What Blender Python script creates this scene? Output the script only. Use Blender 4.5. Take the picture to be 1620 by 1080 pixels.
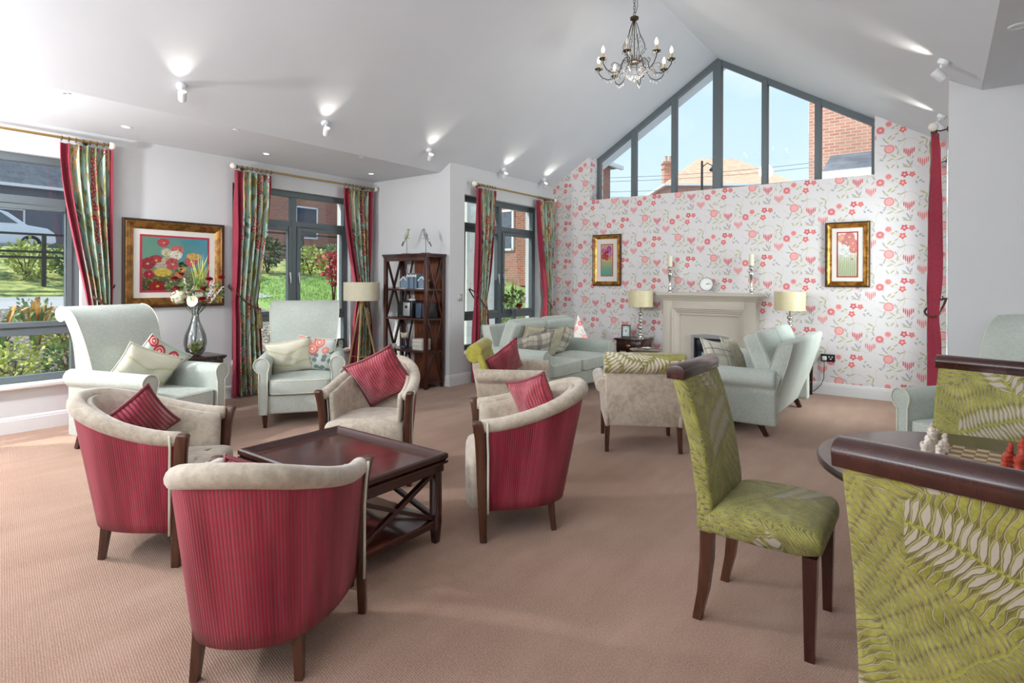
import bpy, math, random
from math import sin, cos, pi, radians, sqrt, atan2, hypot
from mathutils import Vector, Matrix
random.seed(7)
for o in list(bpy.data.objects): bpy.data.objects.remove(o)
SC = bpy.context.scene
COL = SC.collection

# ------------------------------------------------------------------ camera
cam_data = bpy.data.cameras.new('camera')
cam = bpy.data.objects.new('camera', cam_data); COL.objects.link(cam)
cam_data.sensor_fit = 'HORIZONTAL'; cam_data.sensor_width = 36.0
cam_data.lens = 906.45 / 1620 * 36.0
cam_data.shift_y = (444.36 - 540.0) / 1620
cam_data.clip_start = 0.05; cam_data.clip_end = 300
cam.matrix_world = (Matrix.Translation((0, 0, 1.35)) @ Matrix.Rotation(radians(36.816), 4, 'Z')
                    @ Matrix.Rotation(radians(90), 4, 'X') @ Matrix.Rotation(radians(0.2216), 4, 'Z'))
SC.camera = cam

# ------------------------------------------------------------------ world, sun, lights, exposure
SC.view_settings.view_transform = 'Standard'
SC.view_settings.look = 'None'
SC.view_settings.gamma = 1.0
SC.view_settings.use_curve_mapping = False
SC.view_settings.exposure = 0.0
def lin(v):
    v = v / 255.0
    return v / 12.92 if v <= 0.04045 else ((v + 0.055) / 1.055) ** 2.4
def C(r, g, b, a=1.0): return (lin(r), lin(g), lin(b), a)
world = bpy.data.worlds.new('sky'); SC.world = world; world.use_nodes = True
wn = world.node_tree; wn.nodes.clear()
w_out = wn.nodes.new('ShaderNodeOutputWorld'); w_bg = wn.nodes.new('ShaderNodeBackground')
w_tc = wn.nodes.new('ShaderNodeTexCoord'); w_sep = wn.nodes.new('ShaderNodeSeparateXYZ'); w_rp = wn.nodes.new('ShaderNodeValToRGB')
w_no = wn.nodes.new('ShaderNodeTexNoise'); w_no.inputs['Scale'].default_value = 2.2; w_no.inputs['Detail'].default_value = 5
w_cl = wn.nodes.new('ShaderNodeMapRange'); w_cl.inputs[1].default_value = .56; w_cl.inputs[2].default_value = .72
w_mx = wn.nodes.new('ShaderNodeMixRGB'); w_mx.inputs[2].default_value = (.95, .97, 1, 1)
w_rp.color_ramp.elements[0].position = 0.0; w_rp.color_ramp.elements[0].color = C(222, 240, 250)
w_rp.color_ramp.elements[1].position = 0.75; w_rp.color_ramp.elements[1].color = C(160, 205, 242)
wn.links.new(w_tc.outputs['Generated'], w_sep.inputs[0]); wn.links.new(w_sep.outputs[2], w_rp.inputs[0])
wn.links.new(w_tc.outputs['Generated'], w_no.inputs[0]); wn.links.new(w_no.outputs[0], w_cl.inputs[0]); wn.links.new(w_cl.outputs[0], w_mx.inputs[0])
wn.links.new(w_rp.outputs[0], w_mx.inputs[1]); wn.links.new(w_mx.outputs[0], w_bg.inputs[0])
w_bg.inputs[1].default_value = 1.25
wn.links.new(w_bg.outputs[0], w_out.inputs[0])
def light(name, kind, loc, energy, color, size=None, aim=None, size_y=None):
    d = bpy.data.lights.new(name, kind); d.energy = energy; d.color = color
    if kind == 'AREA':
        d.size = size
        if size_y: d.shape = 'RECTANGLE'; d.size_y = size_y
    elif kind == 'SUN': d.angle = size
    else: d.shadow_soft_size = size
    o = bpy.data.objects.new(name, d); COL.objects.link(o); o.location = loc
    if aim is not None: o.rotation_euler = (Vector(aim) - Vector(loc)).to_track_quat('-Z', 'Y').to_euler()
    return o
light('sun', 'SUN', (-20, -20, 30), 6.0, (1, .95, .88), radians(.6), aim=(-20 + .62, -20 + .78, 30 - 1.22))
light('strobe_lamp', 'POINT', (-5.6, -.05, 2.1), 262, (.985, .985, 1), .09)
light('rear_fill_light', 'AREA', (-2.4, -1.7, 2.6), 150, (.95, .98, 1), 3.6, aim=(-1.6, 4.2, 6.2), size_y=1.8)  # added soft fill from behind the camera, in place of daylight

light('right_fill_light', 'AREA', (.75, 6.7, 1.7), 175, (.94, .98, 1), 1.5, aim=(-3, 6.5, 1.9), size_y=2.0)  # added area light outside the right window, boosts the daylight there
light('chandelier_glow', 'POINT', (-2.4876, 5.37, 3.30), 14, (1, .93, .85), .12)

# ------------------------------------------------------------------ mesh helpers
class M:
    """collects verts / faces / per-vertex uv"""
    def __init__(s): s.v = []; s.f = []; s.uv = {}; s.mi = []; s.m = 0
    def add(s, vs, fs, T=None, uvs=None):
        b = len(s.v)
        for i, p in enumerate(vs):
            q = Vector(p)
            if T is not None: q = T @ q
            s.v.append((q.x, q.y, q.z))
            if uvs: s.uv[b + i] = uvs[i]
        for f in fs: s.f.append([b + i for i in f]); s.mi.append(s.m)
        return s
    def box(s, c, d, T=None, taper=None):
        x, y, z = c; a, b, h = d[0] / 2, d[1] / 2, d[2] / 2
        t = taper or 1.0
        vs = [(x + i * a * (t if k < 0 else 1), y + j * b * (t if k < 0 else 1), z + k * h) for k in (-1, 1) for j in (-1, 1) for i in (-1, 1)]
        return s.add(vs, [(0, 2, 3, 1), (4, 5, 7, 6), (0, 1, 5, 4), (2, 6, 7, 3), (0, 4, 6, 2), (1, 3, 7, 5)], T)
    def bar(s, p, q, w, h=None, up=(0, 0, 1), w2=None, h2=None):
        """box of section w x h from p to q"""
        h = h or w; w2 = w2 or w; h2 = h2 or h
        p = Vector(p); q = Vector(q); d = (q - p).normalized(); u = Vector(up)
        if abs(d.dot(u)) > .98: u = Vector((0, 1, 0))
        a = d.cross(u).normalized(); b = a.cross(d).normalized()
        vs = [p - a * w / 2 - b * h / 2, p + a * w / 2 - b * h / 2, p + a * w / 2 + b * h / 2, p - a * w / 2 + b * h / 2,
              q - a * w2 / 2 - b * h2 / 2, q + a * w2 / 2 - b * h2 / 2, q + a * w2 / 2 + b * h2 / 2, q - a * w2 / 2 + b * h2 / 2]
        return s.add(vs, [(0, 1, 2, 3), (7, 6, 5, 4), (0, 4, 5, 1), (1, 5, 6, 2), (2, 6, 7, 3), (3, 7, 4, 0)])
    def grid(s, P, cu=False, cv=False, uvs=None, flip=False):
        """P[i][j] rows of points; cu closes j, cv closes i"""
        n = len(P); m = len(P[0]); vs = [p for r in P for p in r]; fs = []
        for i in range(n if cv else n - 1):
            for j in range(m if cu else m - 1):
                a = i * m + j; b = i * m + (j + 1) % m; c = ((i + 1) % n) * m + (j + 1) % m; d = ((i + 1) % n) * m + j
                fs.append((a, d, c, b) if flip else (a, b, c, d))
        U = [u for r in uvs for u in r] if uvs else None
        return s.add(vs, fs, None, U)
    def cap(s, ring, flip=False):
        vs = list(ring); f = list(range(len(vs)))
        return s.add(vs, [f[::-1] if flip else f])
    def lathe(s, prof, c=(0, 0, 0), n=24, T=None, caps=True, squash=1):
        P = []; b = len(s.v)
        for r, z in prof: P.append([(c[0] + r * cos(2 * pi * k / n), c[1] + squash * r * sin(2 * pi * k / n), c[2] + z) for k in range(n)])
        vs = [p for r in P for p in r]; fs = []
        for i in range(len(P) - 1):
            for j in range(n): fs.append((i * n + j, i * n + (j + 1) % n, (i + 1) * n + (j + 1) % n, (i + 1) * n + j))
        if caps:
            fs.append(tuple(range(n))[::-1]); fs.append(tuple(range((len(P) - 1) * n, len(P) * n)))
        return s.add(vs, fs, T)
    def tube(s, pts, r, n=8, closed=False, caps=True):
        pts = [Vector(p) for p in pts]; k = len(pts); rs = r if isinstance(r, (list, tuple)) else [r] * k
        up = Vector((0, 0, 1)); rows = []; prev = None
        for i, p in enumerate(pts):
            d = (pts[(i + 1) % k] - pts[i - 1]) if (closed or 0 < i < k - 1) else (pts[1] - pts[0] if i == 0 else pts[-1] - pts[-2])
            d = d.normalized() if d.length > 1e-9 else Vector((0, 0, 1))
            if prev is None:
                a = d.cross(up)
                if a.length < .05: a = d.cross(Vector((1, 0, 0)))
            else: a = prev - d * prev.dot(d)
            a = a.normalized(); prev = a; b = d.cross(a)
            rows.append([p + (a * cos(2 * pi * j / n) + b * sin(2 * pi * j / n)) * rs[i] for j in range(n)])
        s.grid(rows, cu=True, cv=closed, flip=True)
        if not closed and caps: s.cap(rows[0], False); s.cap(rows[-1], True)
        return s
    def prism(s, poly, h0, h1, axis='z'):
        """extrude 2-D polygon along an axis: z (x,y) ; y (x,z) ; x (y,z)"""
        def mk(p, h):
            return {'z': (p[0], p[1], h), 'y': (p[0], h, p[1]), 'x': (h, p[0], p[1])}[axis]
        n = len(poly); vs = [mk(p, h0) for p in poly] + [mk(p, h1) for p in poly]
        fs = [tuple(range(n)), tuple(range(n, 2 * n))[::-1]] + [(i, n + i, n + (i + 1) % n, (i + 1) % n) for i in range(n)]
        return s.add(vs, fs)
    def sphere(s, c, r, n=12, m=8, sc=(1, 1, 1)):
        P = []
        for i in range(m + 1):
            t = pi * i / m
            P.append([(c[0] + sc[0] * r * sin(t) * cos(2 * pi * j / n), c[1] + sc[1] * r * sin(t) * sin(2 * pi * j / n), c[2] - sc[2] * r * cos(t)) for j in range(n)])
        return s.grid(P, cu=True)

def obj(name, m, mat, parent=None, bev=0, seg=2, sub=0, ang=40, kind=None, smooth=True, fix=True, label=None):
    me = bpy.data.meshes.new(name)
    me.from_pydata(m.v, [], m.f)
    mats = mat if isinstance(mat, (list, tuple)) else [mat]
    for x in mats: me.materials.append(x)
    if len(mats) > 1: me.polygons.foreach_set('material_index', m.mi)
    if m.uv:
        l = me.uv_layers.new(name='UVMap'); idx = [0] * len(me.loops); me.loops.foreach_get('vertex_index', idx)
        flat = []
        for i in idx: flat += list(m.uv.get(i, (0, 0)))
        l.data.foreach_set('uv', flat)
    me.update()
    if fix:
        import bmesh
        bm = bmesh.new(); bm.from_mesh(me)
        bmesh.ops.remove_doubles(bm, verts=bm.verts, dist=1e-5)
        bmesh.ops.recalc_face_normals(bm, faces=bm.faces); bm.to_mesh(me); bm.free()
    if smooth:
        me.polygons.foreach_set('use_smooth', [True] * len(me.polygons))
        me.set_sharp_from_angle(angle=radians(ang))
    o = bpy.data.objects.new(name, me); COL.objects.link(o)
    if parent is not None: o.parent = parent
    if bev:
        b = o.modifiers.new('bevel', 'BEVEL'); b.width = bev; b.segments = seg; b.limit_method = 'ANGLE'; b.angle_limit = radians(35); b.harden_normals = False
        if seg >= 2: me.set_sharp_from_angle(angle=radians(180))
    if sub:
        b = o.modifiers.new('sub', 'SUBSURF'); b.levels = sub; b.render_levels = sub
    if kind: o['kind'] = kind
    if label: o['label'] = label
    return o
def thing(name, label, cat, loc=(0, 0, 0), rz=0, group=None):
    o = bpy.data.objects.new(name, None); COL.objects.link(o); o.empty_display_size = .1
    o.location = loc; o.rotation_euler = (0, 0, rz); o['label'] = label; o['category'] = cat
    if group: o['group'] = group
    return o
def tag(o, label, cat, group=None):
    o['label'] = label; o['category'] = cat
    if group: o['group'] = group
    return o
def struct(name, m, mat, **k):
    o = obj(name, m, mat, **k)
    if k.get('parent') is None: o['kind'] = 'structure'
    return o
def sroot(name, loc=(0, 0, 0), rz=0):
    o = bpy.data.objects.new(name, None); COL.objects.link(o); o.location = loc; o.rotation_euler = (0, 0, rz); o['kind'] = 'structure'; return o
KIDS = {}
def dup(root, loc=None, rz=None, label=None, group=None):
    def cp(o, par):
        c = o.copy(); COL.objects.link(c)
        if par is not None: c.parent = par
        for ch in [x for x in ALL() if x.parent == o]: cp(ch, c)
        return c
    snapshot = list(COL.objects)
    def ALL(): return snapshot
    r = cp(root, None)
    if loc is not None: r.location = loc
    if rz is not None: r.rotation_euler = (r.rotation_euler[0], r.rotation_euler[1], rz)
    if label: r['label'] = label
    if group: r['group'] = group
    return r
def face(fx, fy): return atan2(-fx, fy)      # local +Y looks along (fx, fy)
def spow(v, e): return math.copysign(abs(v) ** e, v)

# ------------------------------------------------------------------ node helpers
class E:
    """scalar node expression"""
    nt = None
    def __init__(s, sock): s.s = sock
    @staticmethod
    def op(o, *a, clamp=False):
        n = E.nt.nodes.new('ShaderNodeMath'); n.operation = o; n.use_clamp = clamp
        for i, x in enumerate(a):
            if isinstance(x, E): E.nt.links.new(x.s, n.inputs[i])
            else: n.inputs[i].default_value = x
        return E(n.outputs[0])
    def __add__(a, b): return E.op('ADD', a, b)
    __radd__ = __add__
    def __sub__(a, b): return E.op('SUBTRACT', a, b)
    def __rsub__(a, b): return E.op('SUBTRACT', b, a)
    def __mul__(a, b): return E.op('MULTIPLY', a, b)
    __rmul__ = __mul__
    def __truediv__(a, b): return E.op('DIVIDE', a, b)
    def __lt__(a, b): return E.op('LESS_THAN', a, b)
    def __gt__(a, b): return E.op('GREATER_THAN', a, b)
    def abs(a): return E.op('ABSOLUTE', a)
    def sin(a): return E.op('SINE', a)
    def cos(a): return E.op('COSINE', a)
    def frac(a): return E.op('FRACT', a)
    def floor(a): return E.op('FLOOR', a)
    def sqrt(a): return E.op('SQRT', a)
    def pow(a, b): return E.op('POWER', a, b)
    def min(a, b): return E.op('MINIMUM', a, b)
    def max(a, b): return E.op('MAXIMUM', a, b)
    def mod(a, b): return E.op('FLOORED_MODULO', a, b)
    def ramp(a, lo, hi):
        n = E.nt.nodes.new('ShaderNodeMapRange'); n.interpolation_type = 'SMOOTHSTEP'
        E.nt.links.new(a.s, n.inputs[0]); n.inputs[1].default_value = lo; n.inputs[2].default_value = hi
        return E(n.outputs[0])
def cmix(f, a, b, mode='MIX'):
    n = E.nt.nodes.new('ShaderNodeMixRGB'); n.blend_type = mode
    for i, x in ((0, f), (1, a), (2, b)):
        if isinstance(x, E): E.nt.links.new(x.s, n.inputs[i])
        elif hasattr(x, 'is_linked'): E.nt.links.new(x, n.inputs[i])
        else: n.inputs[i].default_value = x
    return n.outputs[0]
def coords(kind='Object'):
    n = E.nt.nodes.new('ShaderNodeTexCoord'); return n.outputs[kind]
def sep(v):
    n = E.nt.nodes.new('ShaderNodeSeparateXYZ'); E.nt.links.new(v, n.inputs[0]); return [E(o) for o in n.outputs[:3]]
def comb(x, y, z=0.0):
    n = E.nt.nodes.new('ShaderNodeCombineXYZ')
    for i, a in enumerate((x, y, z)):
        if isinstance(a, E): E.nt.links.new(a.s, n.inputs[i])
        else: n.inputs[i].default_value = a
    return n.outputs[0]
def noise(v=None, scale=5, detail=3, rough=.5, dist=0, color=False):
    n = E.nt.nodes.new('ShaderNodeTexNoise'); n.inputs['Scale'].default_value = scale; n.inputs['Detail'].default_value = detail
    n.inputs['Roughness'].default_value = rough; n.inputs['Distortion'].default_value = dist
    if v is not None: E.nt.links.new(v, n.inputs['Vector'])
    return n.outputs[1] if color else E(n.outputs[0])
def voronoi(v, scale, rnd=1, feature='F1', dims='3D'):
    n = E.nt.nodes.new('ShaderNodeTexVoronoi'); n.feature = feature; n.voronoi_dimensions = dims
    n.inputs['Scale'].default_value = scale; n.inputs['Randomness'].default_value = rnd
    E.nt.links.new(v, n.inputs['Vector']); return n
def scaled(v, x, y, z):
    n = E.nt.nodes.new('ShaderNodeMapping'); n.inputs['Scale'].default_value = (x, y, z); E.nt.links.new(v, n.inputs[0]); return n.outputs[0]
def bump(h, strength=.3, dist=.01):
    n = E.nt.nodes.new('ShaderNodeBump'); n.inputs['Strength'].default_value = strength; n.inputs['Distance'].default_value = dist
    E.nt.links.new(h.s, n.inputs['Height']); return n.outputs[0]
def mat(name, color, rough=.6, metal=0, spec=.5, coat=0, sheen=0, fn=None, emit=None, estr=0, alpha=None, trans=0):
    m = bpy.data.materials.new(name); m.use_nodes = True; nt = m.node_tree; E.nt = nt
    b = nt.nodes['Principled BSDF']
    b.inputs['Base Color'].default_value = color; b.inputs['Roughness'].default_value = rough; b.inputs['Metallic'].default_value = metal
    b.inputs['Specular IOR Level'].default_value = spec; b.inputs['Coat Weight'].default_value = coat; b.inputs['Sheen Weight'].default_value = sheen
    b.inputs['Coat Roughness'].default_value = .12
    if trans: b.inputs['Transmission Weight'].default_value = trans
    if emit: b.inputs['Emission Color'].default_value = emit; b.inputs['Emission Strength'].default_value = estr
    if fn:
        r = fn()
        if r:
            if r.get('c') is not None: nt.links.new(r['c'], b.inputs['Base Color'])
            if r.get('n') is not None: nt.links.new(r['n'], b.inputs['Normal'])
            if r.get('r') is not None: nt.links.new(r['r'].s, b.inputs['Roughness'])
    return m
# ------------------------------------------------------------------ materials
def ell_group():
    g = bpy.data.node_groups.new('ellipse', 'ShaderNodeTree')
    for n in ('x', 'y', 'cx', 'cy', 'ang', 'rx', 'ry'): g.interface.new_socket(n, in_out='INPUT', socket_type='NodeSocketFloat')
    g.interface.new_socket('d', in_out='OUTPUT', socket_type='NodeSocketFloat')
    E.nt = g; i = g.nodes.new('NodeGroupInput'); o = g.nodes.new('NodeGroupOutput')
    x, y, cx, cy, an, rx, ry = [E(s) for s in i.outputs[:7]]
    dx = x - cx; dy = y - cy; c = an.cos(); s = an.sin()
    a = (dx * c + dy * s) / rx; b = (dy * c - dx * s) / ry
    g.links.new(((a * a + b * b).sqrt()).s, o.inputs[0])
    return g
ELL = ell_group()
def ell(x, y, cx, cy, rx, ry=None, ang=0.0):
    """normalised distance to an ellipse (1 on its rim)"""
    n = E.nt.nodes.new('ShaderNodeGroup'); n.node_tree = ELL
    for i, a in enumerate((x, y, cx, cy, ang, rx, ry or rx)):
        if isinstance(a, E): E.nt.links.new(a.s, n.inputs[i])
        else: n.inputs[i].default_value = a
    return E(n.outputs[0])
def inside(d, soft=.06): return d.ramp(1 + soft, 1 - soft)

def f_paint(base, amp=.03, sc=3, bstr=.04):
    def f():
        v = coords(); n = noise(v, sc, 3); k = noise(v, 260, 2)
        return dict(c=cmix(n, tuple(max(0, x * (1 - amp)) for x in base[:3]) + (1,), tuple(min(1, x * (1 + amp)) for x in base[:3]) + (1,)), n=bump(k, bstr, .001))
    return f
def paint(name, c, rough=.8): return mat(name, c, rough, spec=.25, fn=f_paint(c))
WALLC = paint('wall_paint', C(214, 215, 216)); CEILC = paint('ceiling_paint', C(219, 223, 228)); SKIRT = paint('skirting_gloss', C(228, 228, 228), .35)
SILLM = paint('window_sill_gloss', C(240, 240, 240), .3)

def f_wallpaper():
    v = coords(); x0, y0, z0 = sep(v)
    u = (x0 + y0) - (7.247 - .04); W = .494; H = .6
    ci = (u / W).floor(); x = (u / W).frac() * W
    zz = (z0 - (3.095 + .135)) / H + (ci.abs().mod(2.0)) * .5
    y = (1.0 - zz.frac()) * H            # downwards inside the tile
    k = W / 245.; q = H / 262.
    def P(px, py): return (px + 20) * k, (py + 59) * q
    nz = noise(v, 90, 2)
    col = C(226, 222, 222)
    def leaf(col, px, py, L, w, ang, c):
        cx, cy = P(px, py); return cmix(inside(ell(x, y, cx, cy, L * k, w * k, radians(ang)), .15), col, c)
    OC = C(196, 190, 150); GR = C(178, 180, 178); LG = C(188, 192, 156); PG = C(182, 178, 186)
    leaves = [(45, 40, 14, 5, -50, OC), (62, 46, 13, 4, -35, OC), (78, 26, 12, 4, -40, LG), (30, 62, 15, 4, 40, OC), (18, 48, 13, 4, 60, GR), (12, 78, 17, 3.5, 10, GR),
              (22, 132, 20, 3.5, 110, PG), (62, 134, 18, 4, 35, LG), (48, 152, 17, 4, -25, LG), (84, 118, 17, 4.5, 95, LG), (96, 150, 19, 4, -20, OC), (75, 92, 12, 4, 65, PG),
              (132, 172, 18, 5, 62, PG), (118, 186, 17, 4.5, 35, GR), (146, 180, 17, 4.5, 110, PG), (128, 194, 24, 4, 8, OC), (152, 150, 10, 3, -60, GR),
              (170, 10, 9, 5, 60, GR), (188, 3, 8, 5, -30, GR), (200, 12, 8, 4, 20, GR), (176, -12, 8, 4, -60, GR),
              (200, 60, 16, 5, 30, OC), (215, 80, 17, 4, 100, LG), (190, 82, 13, 4, -30, LG), (214, 106, 14, 4, 60, PG), (210, 130, 12, 4, -50, OC),
              (60, -6, 9, 5, -50, LG), (78, -14, 9, 5, 20, LG), (88, 62, 8, 4, 10, GR), (108, 60, 18, 4, -30, OC), (182, 118, 11, 4, 70, LG), (14, 12, 10, 4, 60, OC),
              (6, 150, 9, 5, 30, GR), (36, 186, 14, 4, 60, LG), (60, 184, 14, 4, -50, OC), (84, 190, 10, 4, 80, GR)]
    for a in leaves: col = leaf(col, *a)
    # thin curling stems
    for px, py, r, hw in ((135, 100, 52, .022), (200, 150, 62, .018), (40, 60, 78, .015), (30, 180, 50, .02)):
        cx, cy = P(px, py); d = ell(x, y, cx, cy, r * k); band = ((d - 1.0).abs() < hw) * (nz > .42)
        col = cmix(band, col, C(200, 196, 168))
    PK = C(236, 150, 148); DR = C(212, 108, 114)
    for px, py, r, c1, c2 in ((0, 0, 21, C(220, 122, 130), C(240, 176, 172)), (40, -27, 16, C(238, 160, 156), C(214, 110, 112)), (43, 98, 26, C(240, 184, 180), C(230, 148, 146))):
        cx, cy = P(px, py); d = ell(x, y, cx, cy, r * k); col = cmix(inside(d), col, c1)
        ring = ((d * 9.0 * (r / 24)).sin() > .25) * (d < .93) * (nz > .36); col = cmix(ring, col, c2)
        col = cmix(inside(ell(x, y, cx, cy, r * .22 * k)), col, C(240, 190, 180))
    for px, py, r, c1, c2 in ((115, -32, 17, DR, C(236, 200, 196)), (150, -30, 15, C(226, 128, 126), C(226, 150, 140)), (107, 8, 17, C(228, 120, 122), C(246, 206, 176))):
        cx, cy = P(px, py)
        for t in range(5):
            a = t * 2 * pi / 5 + .3; ex = cx + cos(a) * r * .58 * k; ey = cy + sin(a) * r * .58 * k
            col = cmix(inside(ell(x, y, ex, ey, r * .52 * k, r * .40 * k, a), .12), col, c1)
        col = cmix(inside(ell(x, y, cx, cy, r * .3 * k)), col, c2)
    for px, py, c in ((135, 112, C(214, 102, 112)), (200, 165, C(230, 138, 136))):
        cx, cy = P(px, py)
        for t in range(6):
            o = (t - 2.5) * 9; L = (13, 17, 21, 21, 17, 13)[t]; top = (-12, -11, -8, -8, -11, -12)[t]
            ex, ey = P(px + o, py + top + L); col = cmix(inside(ell(x, y, ex, ey, 3.3 * k, L * .95 * q), .12), col, c)
            ex, ey = P(px + o, py + top - 1); col = cmix(inside(ell(x, y, ex, ey, 3 * k, 2.6 * q), .2), col, C(244, 200, 190))
    return dict(c=col, n=bump(noise(v, 180, 2), .05, .001))
WPAPER = mat('floral_wallpaper', C(226, 222, 222), .75, spec=.25, fn=f_wallpaper)

def f_carpet():
    v = coords(); x, y, z = sep(v)
    a = x * .83 + y * .55; b = y * .83 - x * .55
    w = ((a * 520.0).sin() * (b * 520.0).sin()) ; n = noise(v, 2.2, 4); f = noise(v, 160, 3); t = noise(scaled(v, 6, 1.2, 1), 1.3, 3)
    c = cmix(f.ramp(.3, .75), C(158, 124, 105), C(200, 166, 144))
    c = cmix((w * .5 + .5) * .5, c, C(128, 98, 84))
    c = cmix((n * .5 + t * .5).ramp(.38, .66) * .22, c, C(206, 176, 156))
    return dict(c=c, n=bump(w * .5 + f, .5, .004))
CARPET = mat('woven_carpet', C(184, 150, 128), .95, spec=.1, sheen=.15, fn=f_carpet)

def f_wood(c1, c2, sx=1, sy=1, sz=.12):
    def f():
        v = scaled(coords(), sx, sy, sz); n = noise(v, 26, 4, .6, .6); m = noise(coords(), 2, 2)
        return dict(c=cmix((n * .8 + m * .2).ramp(.3, .72), c1, c2))
    return f
MAHOG = mat('mahogany', C(60, 26, 20), .26, spec=.5, coat=.35, fn=f_wood(C(50, 21, 17), C(64, 28, 22)))
MAHOGX = mat('mahogany_top', C(60, 26, 20), .2, spec=.5, coat=.6, fn=f_wood(C(48, 20, 16), C(96, 44, 32), 1, .12, 1))
WALNUT = mat('brown_leg_wood', C(84, 48, 30), .35, spec=.5, coat=.3, fn=f_wood(C(56, 28, 18), C(98, 58, 38)))
BOOKWOOD = mat('bookcase_wood', C(84, 40, 24), .35, coat=.25, fn=f_wood(C(44, 20, 14), C(88, 42, 26)))
BACKWOOD = mat('bookcase_back_panel', C(110, 54, 26), .4, coat=.2, fn=f_wood(C(74, 32, 16), C(140, 72, 34), 1, 1, .2))
DARKTAB = mat('dark_table_wood', C(52, 34, 34), .3, coat=.4, fn=f_wood(C(34, 22, 22), C(58, 40, 38), 1, .1, 1))

def f_velvet(c1, c2, sc=26):
    def f():
        v = coords(); n = noise(v, sc, 5, .65, .4); m = noise(v, sc * .22, 3)
        return dict(c=cmix((n * .6 + m * .4).ramp(.34, .64), c1, c2), n=bump(n, .12, .004))
    return f
VELVET = mat('beige_velvet', C(190, 176, 158), .75, spec=.2, sheen=.45, fn=f_velvet(C(166, 152, 133), C(200, 187, 169)))
SAGE = None
def f_linen(c1, c2):
    def f():
        v = coords(); a = noise(scaled(v, 1, 1, .08), 420, 2); b = noise(scaled(v, .08, .08, 1), 420, 2); m = noise(v, 3, 2)
        w = (a + b) * .5
        return dict(c=cmix((w * .75 + m * .25).ramp(.35, .65), c1, c2), n=bump(w, .25, .002))
    return f
SAGE = mat('sage_linen', C(190, 202, 190), .85, spec=.2, sheen=.15, fn=f_linen(C(168, 176, 166), C(200, 207, 199)))
PIPING = mat('cream_piping', C(214, 214, 196), .7, spec=.2)
def f_rib():
    u, w, _ = sep(coords('UV')); v = coords()
    k = u / .0125; fr = k.frac(); n = noise(comb(k.floor() * .37, w * .5, 0.), 3, 2); m = noise(comb(u * 5, w * .8, 0.), 1.4, 3)
    line = (fr - .5).abs() > .385
    c = cmix(m.ramp(.38, .62), C(132, 20, 46), C(182, 68, 88)); c = cmix(n.ramp(.35, .65) * .5, c, C(162, 36, 60))
    c = cmix(line * ((noise(comb(k.floor() * .77, 0., 0.), 5, 0)).ramp(.3, .6) * .5 + .5), c, C(104, 70, 68))
    return dict(c=c, n=bump((fr * pi).sin(), .45, .004))
RIB = mat('raspberry_ribbed_velvet', C(170, 40, 66), .5, spec=.3, sheen=.08, fn=f_rib)
RIBP = mat('plain_raspberry_velvet', C(168, 52, 72), .6, spec=.3, sheen=.4, fn=f_velvet(C(150, 40, 62), C(180, 62, 82), 8))
def f_cushrib():
    u, w, _ = sep(coords('UV')); v = coords()
    fr = (u * 22.0).frac(); m = noise(comb(u * 3, w * 3, 0.), 1.6, 3)
    c = cmix(m.ramp(.3, .7), C(156, 34, 52), C(192, 72, 90)); c = cmix(((fr - .5).abs() > .34) * .8, c, C(104, 30, 38))
    return dict(c=c, n=bump((fr * pi).sin(), .8, .006))
CUSHRIB = mat('red_striped_cushion_velvet', C(180, 50, 70), .5, sheen=.35, fn=f_cushrib)

def f_fern(light=C(176, 166, 152), c1=C(126, 122, 50), c2=C(164, 160, 82), sc=4.4, pitch=.0135):
    def f():
        v = coords(); x, y, z = sep(v)
        u = x + y * .6 + 3.1; w = z + y * .8 + 1.7; p = comb(u, w, 0.)
        wob = noise(p, 16, 2); wob2 = noise(comb(u, w, 9.), 16, 2); vo = voronoi(p, sc, .85, dims='2D'); cr, cg, cb = sep(vo.outputs['Color']); px, py, _ = sep(vo.outputs['Position'])
        an = cr * 6.283; dx = u - px + (wob - .5) * .035; dy = w - py + (wob2 - .5) * .035; s = an.sin(); c = an.cos()
        a = dx * c + dy * s; b = (dy * c - dx * s) + a * a * (cg * 2.0 - .4)
        ab = b.abs(); pt = pitch * (.8 + cb * .7); t = a / pt + ab * (cg * 14.0 + 10.0) + (b > 0.) * .5; fr = (t.frac() - .5).abs()
        seg = ((ab / (pt * 3.2)) .frac() - .5).abs()          # leaflets end, the next row starts
        width = .47 - seg * seg * 1.25
        gap = fr - width
        hollow = (cb > .52)
        tone = noise(v, 16, 4, .6); n2 = noise(v, 120, 2)
        base = cmix((tone * .7 + n2 * .3).ramp(.34, .66), c1, c2)
        line = (gap > -.10); base = cmix(line * .8, base, C(112, 104, 48))
        pale = (gap < -.17) * hollow * (ab < pt * 3.2) + (gap > -.02) * (gap < .05) * .85
        col = cmix(pale.min(1.0), base, light)
        stem = (ab < .0035); col = cmix(stem, col, C(152, 148, 72))
        return dict(c=col, n=bump((gap * -3.0).min(.5), .5, .004))
    return f
FERN = mat('chartreuse_fern_velvet', C(170, 168, 60), .65, sheen=.12, spec=.25, fn=f_fern())
FERNR = mat('chartreuse_chair_velvet', C(170, 168, 60), .65, sheen=.4, spec=.25, fn=f_fern(C(222, 212, 194), C(142, 136, 36), C(182, 176, 76), 5, .022))

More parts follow.
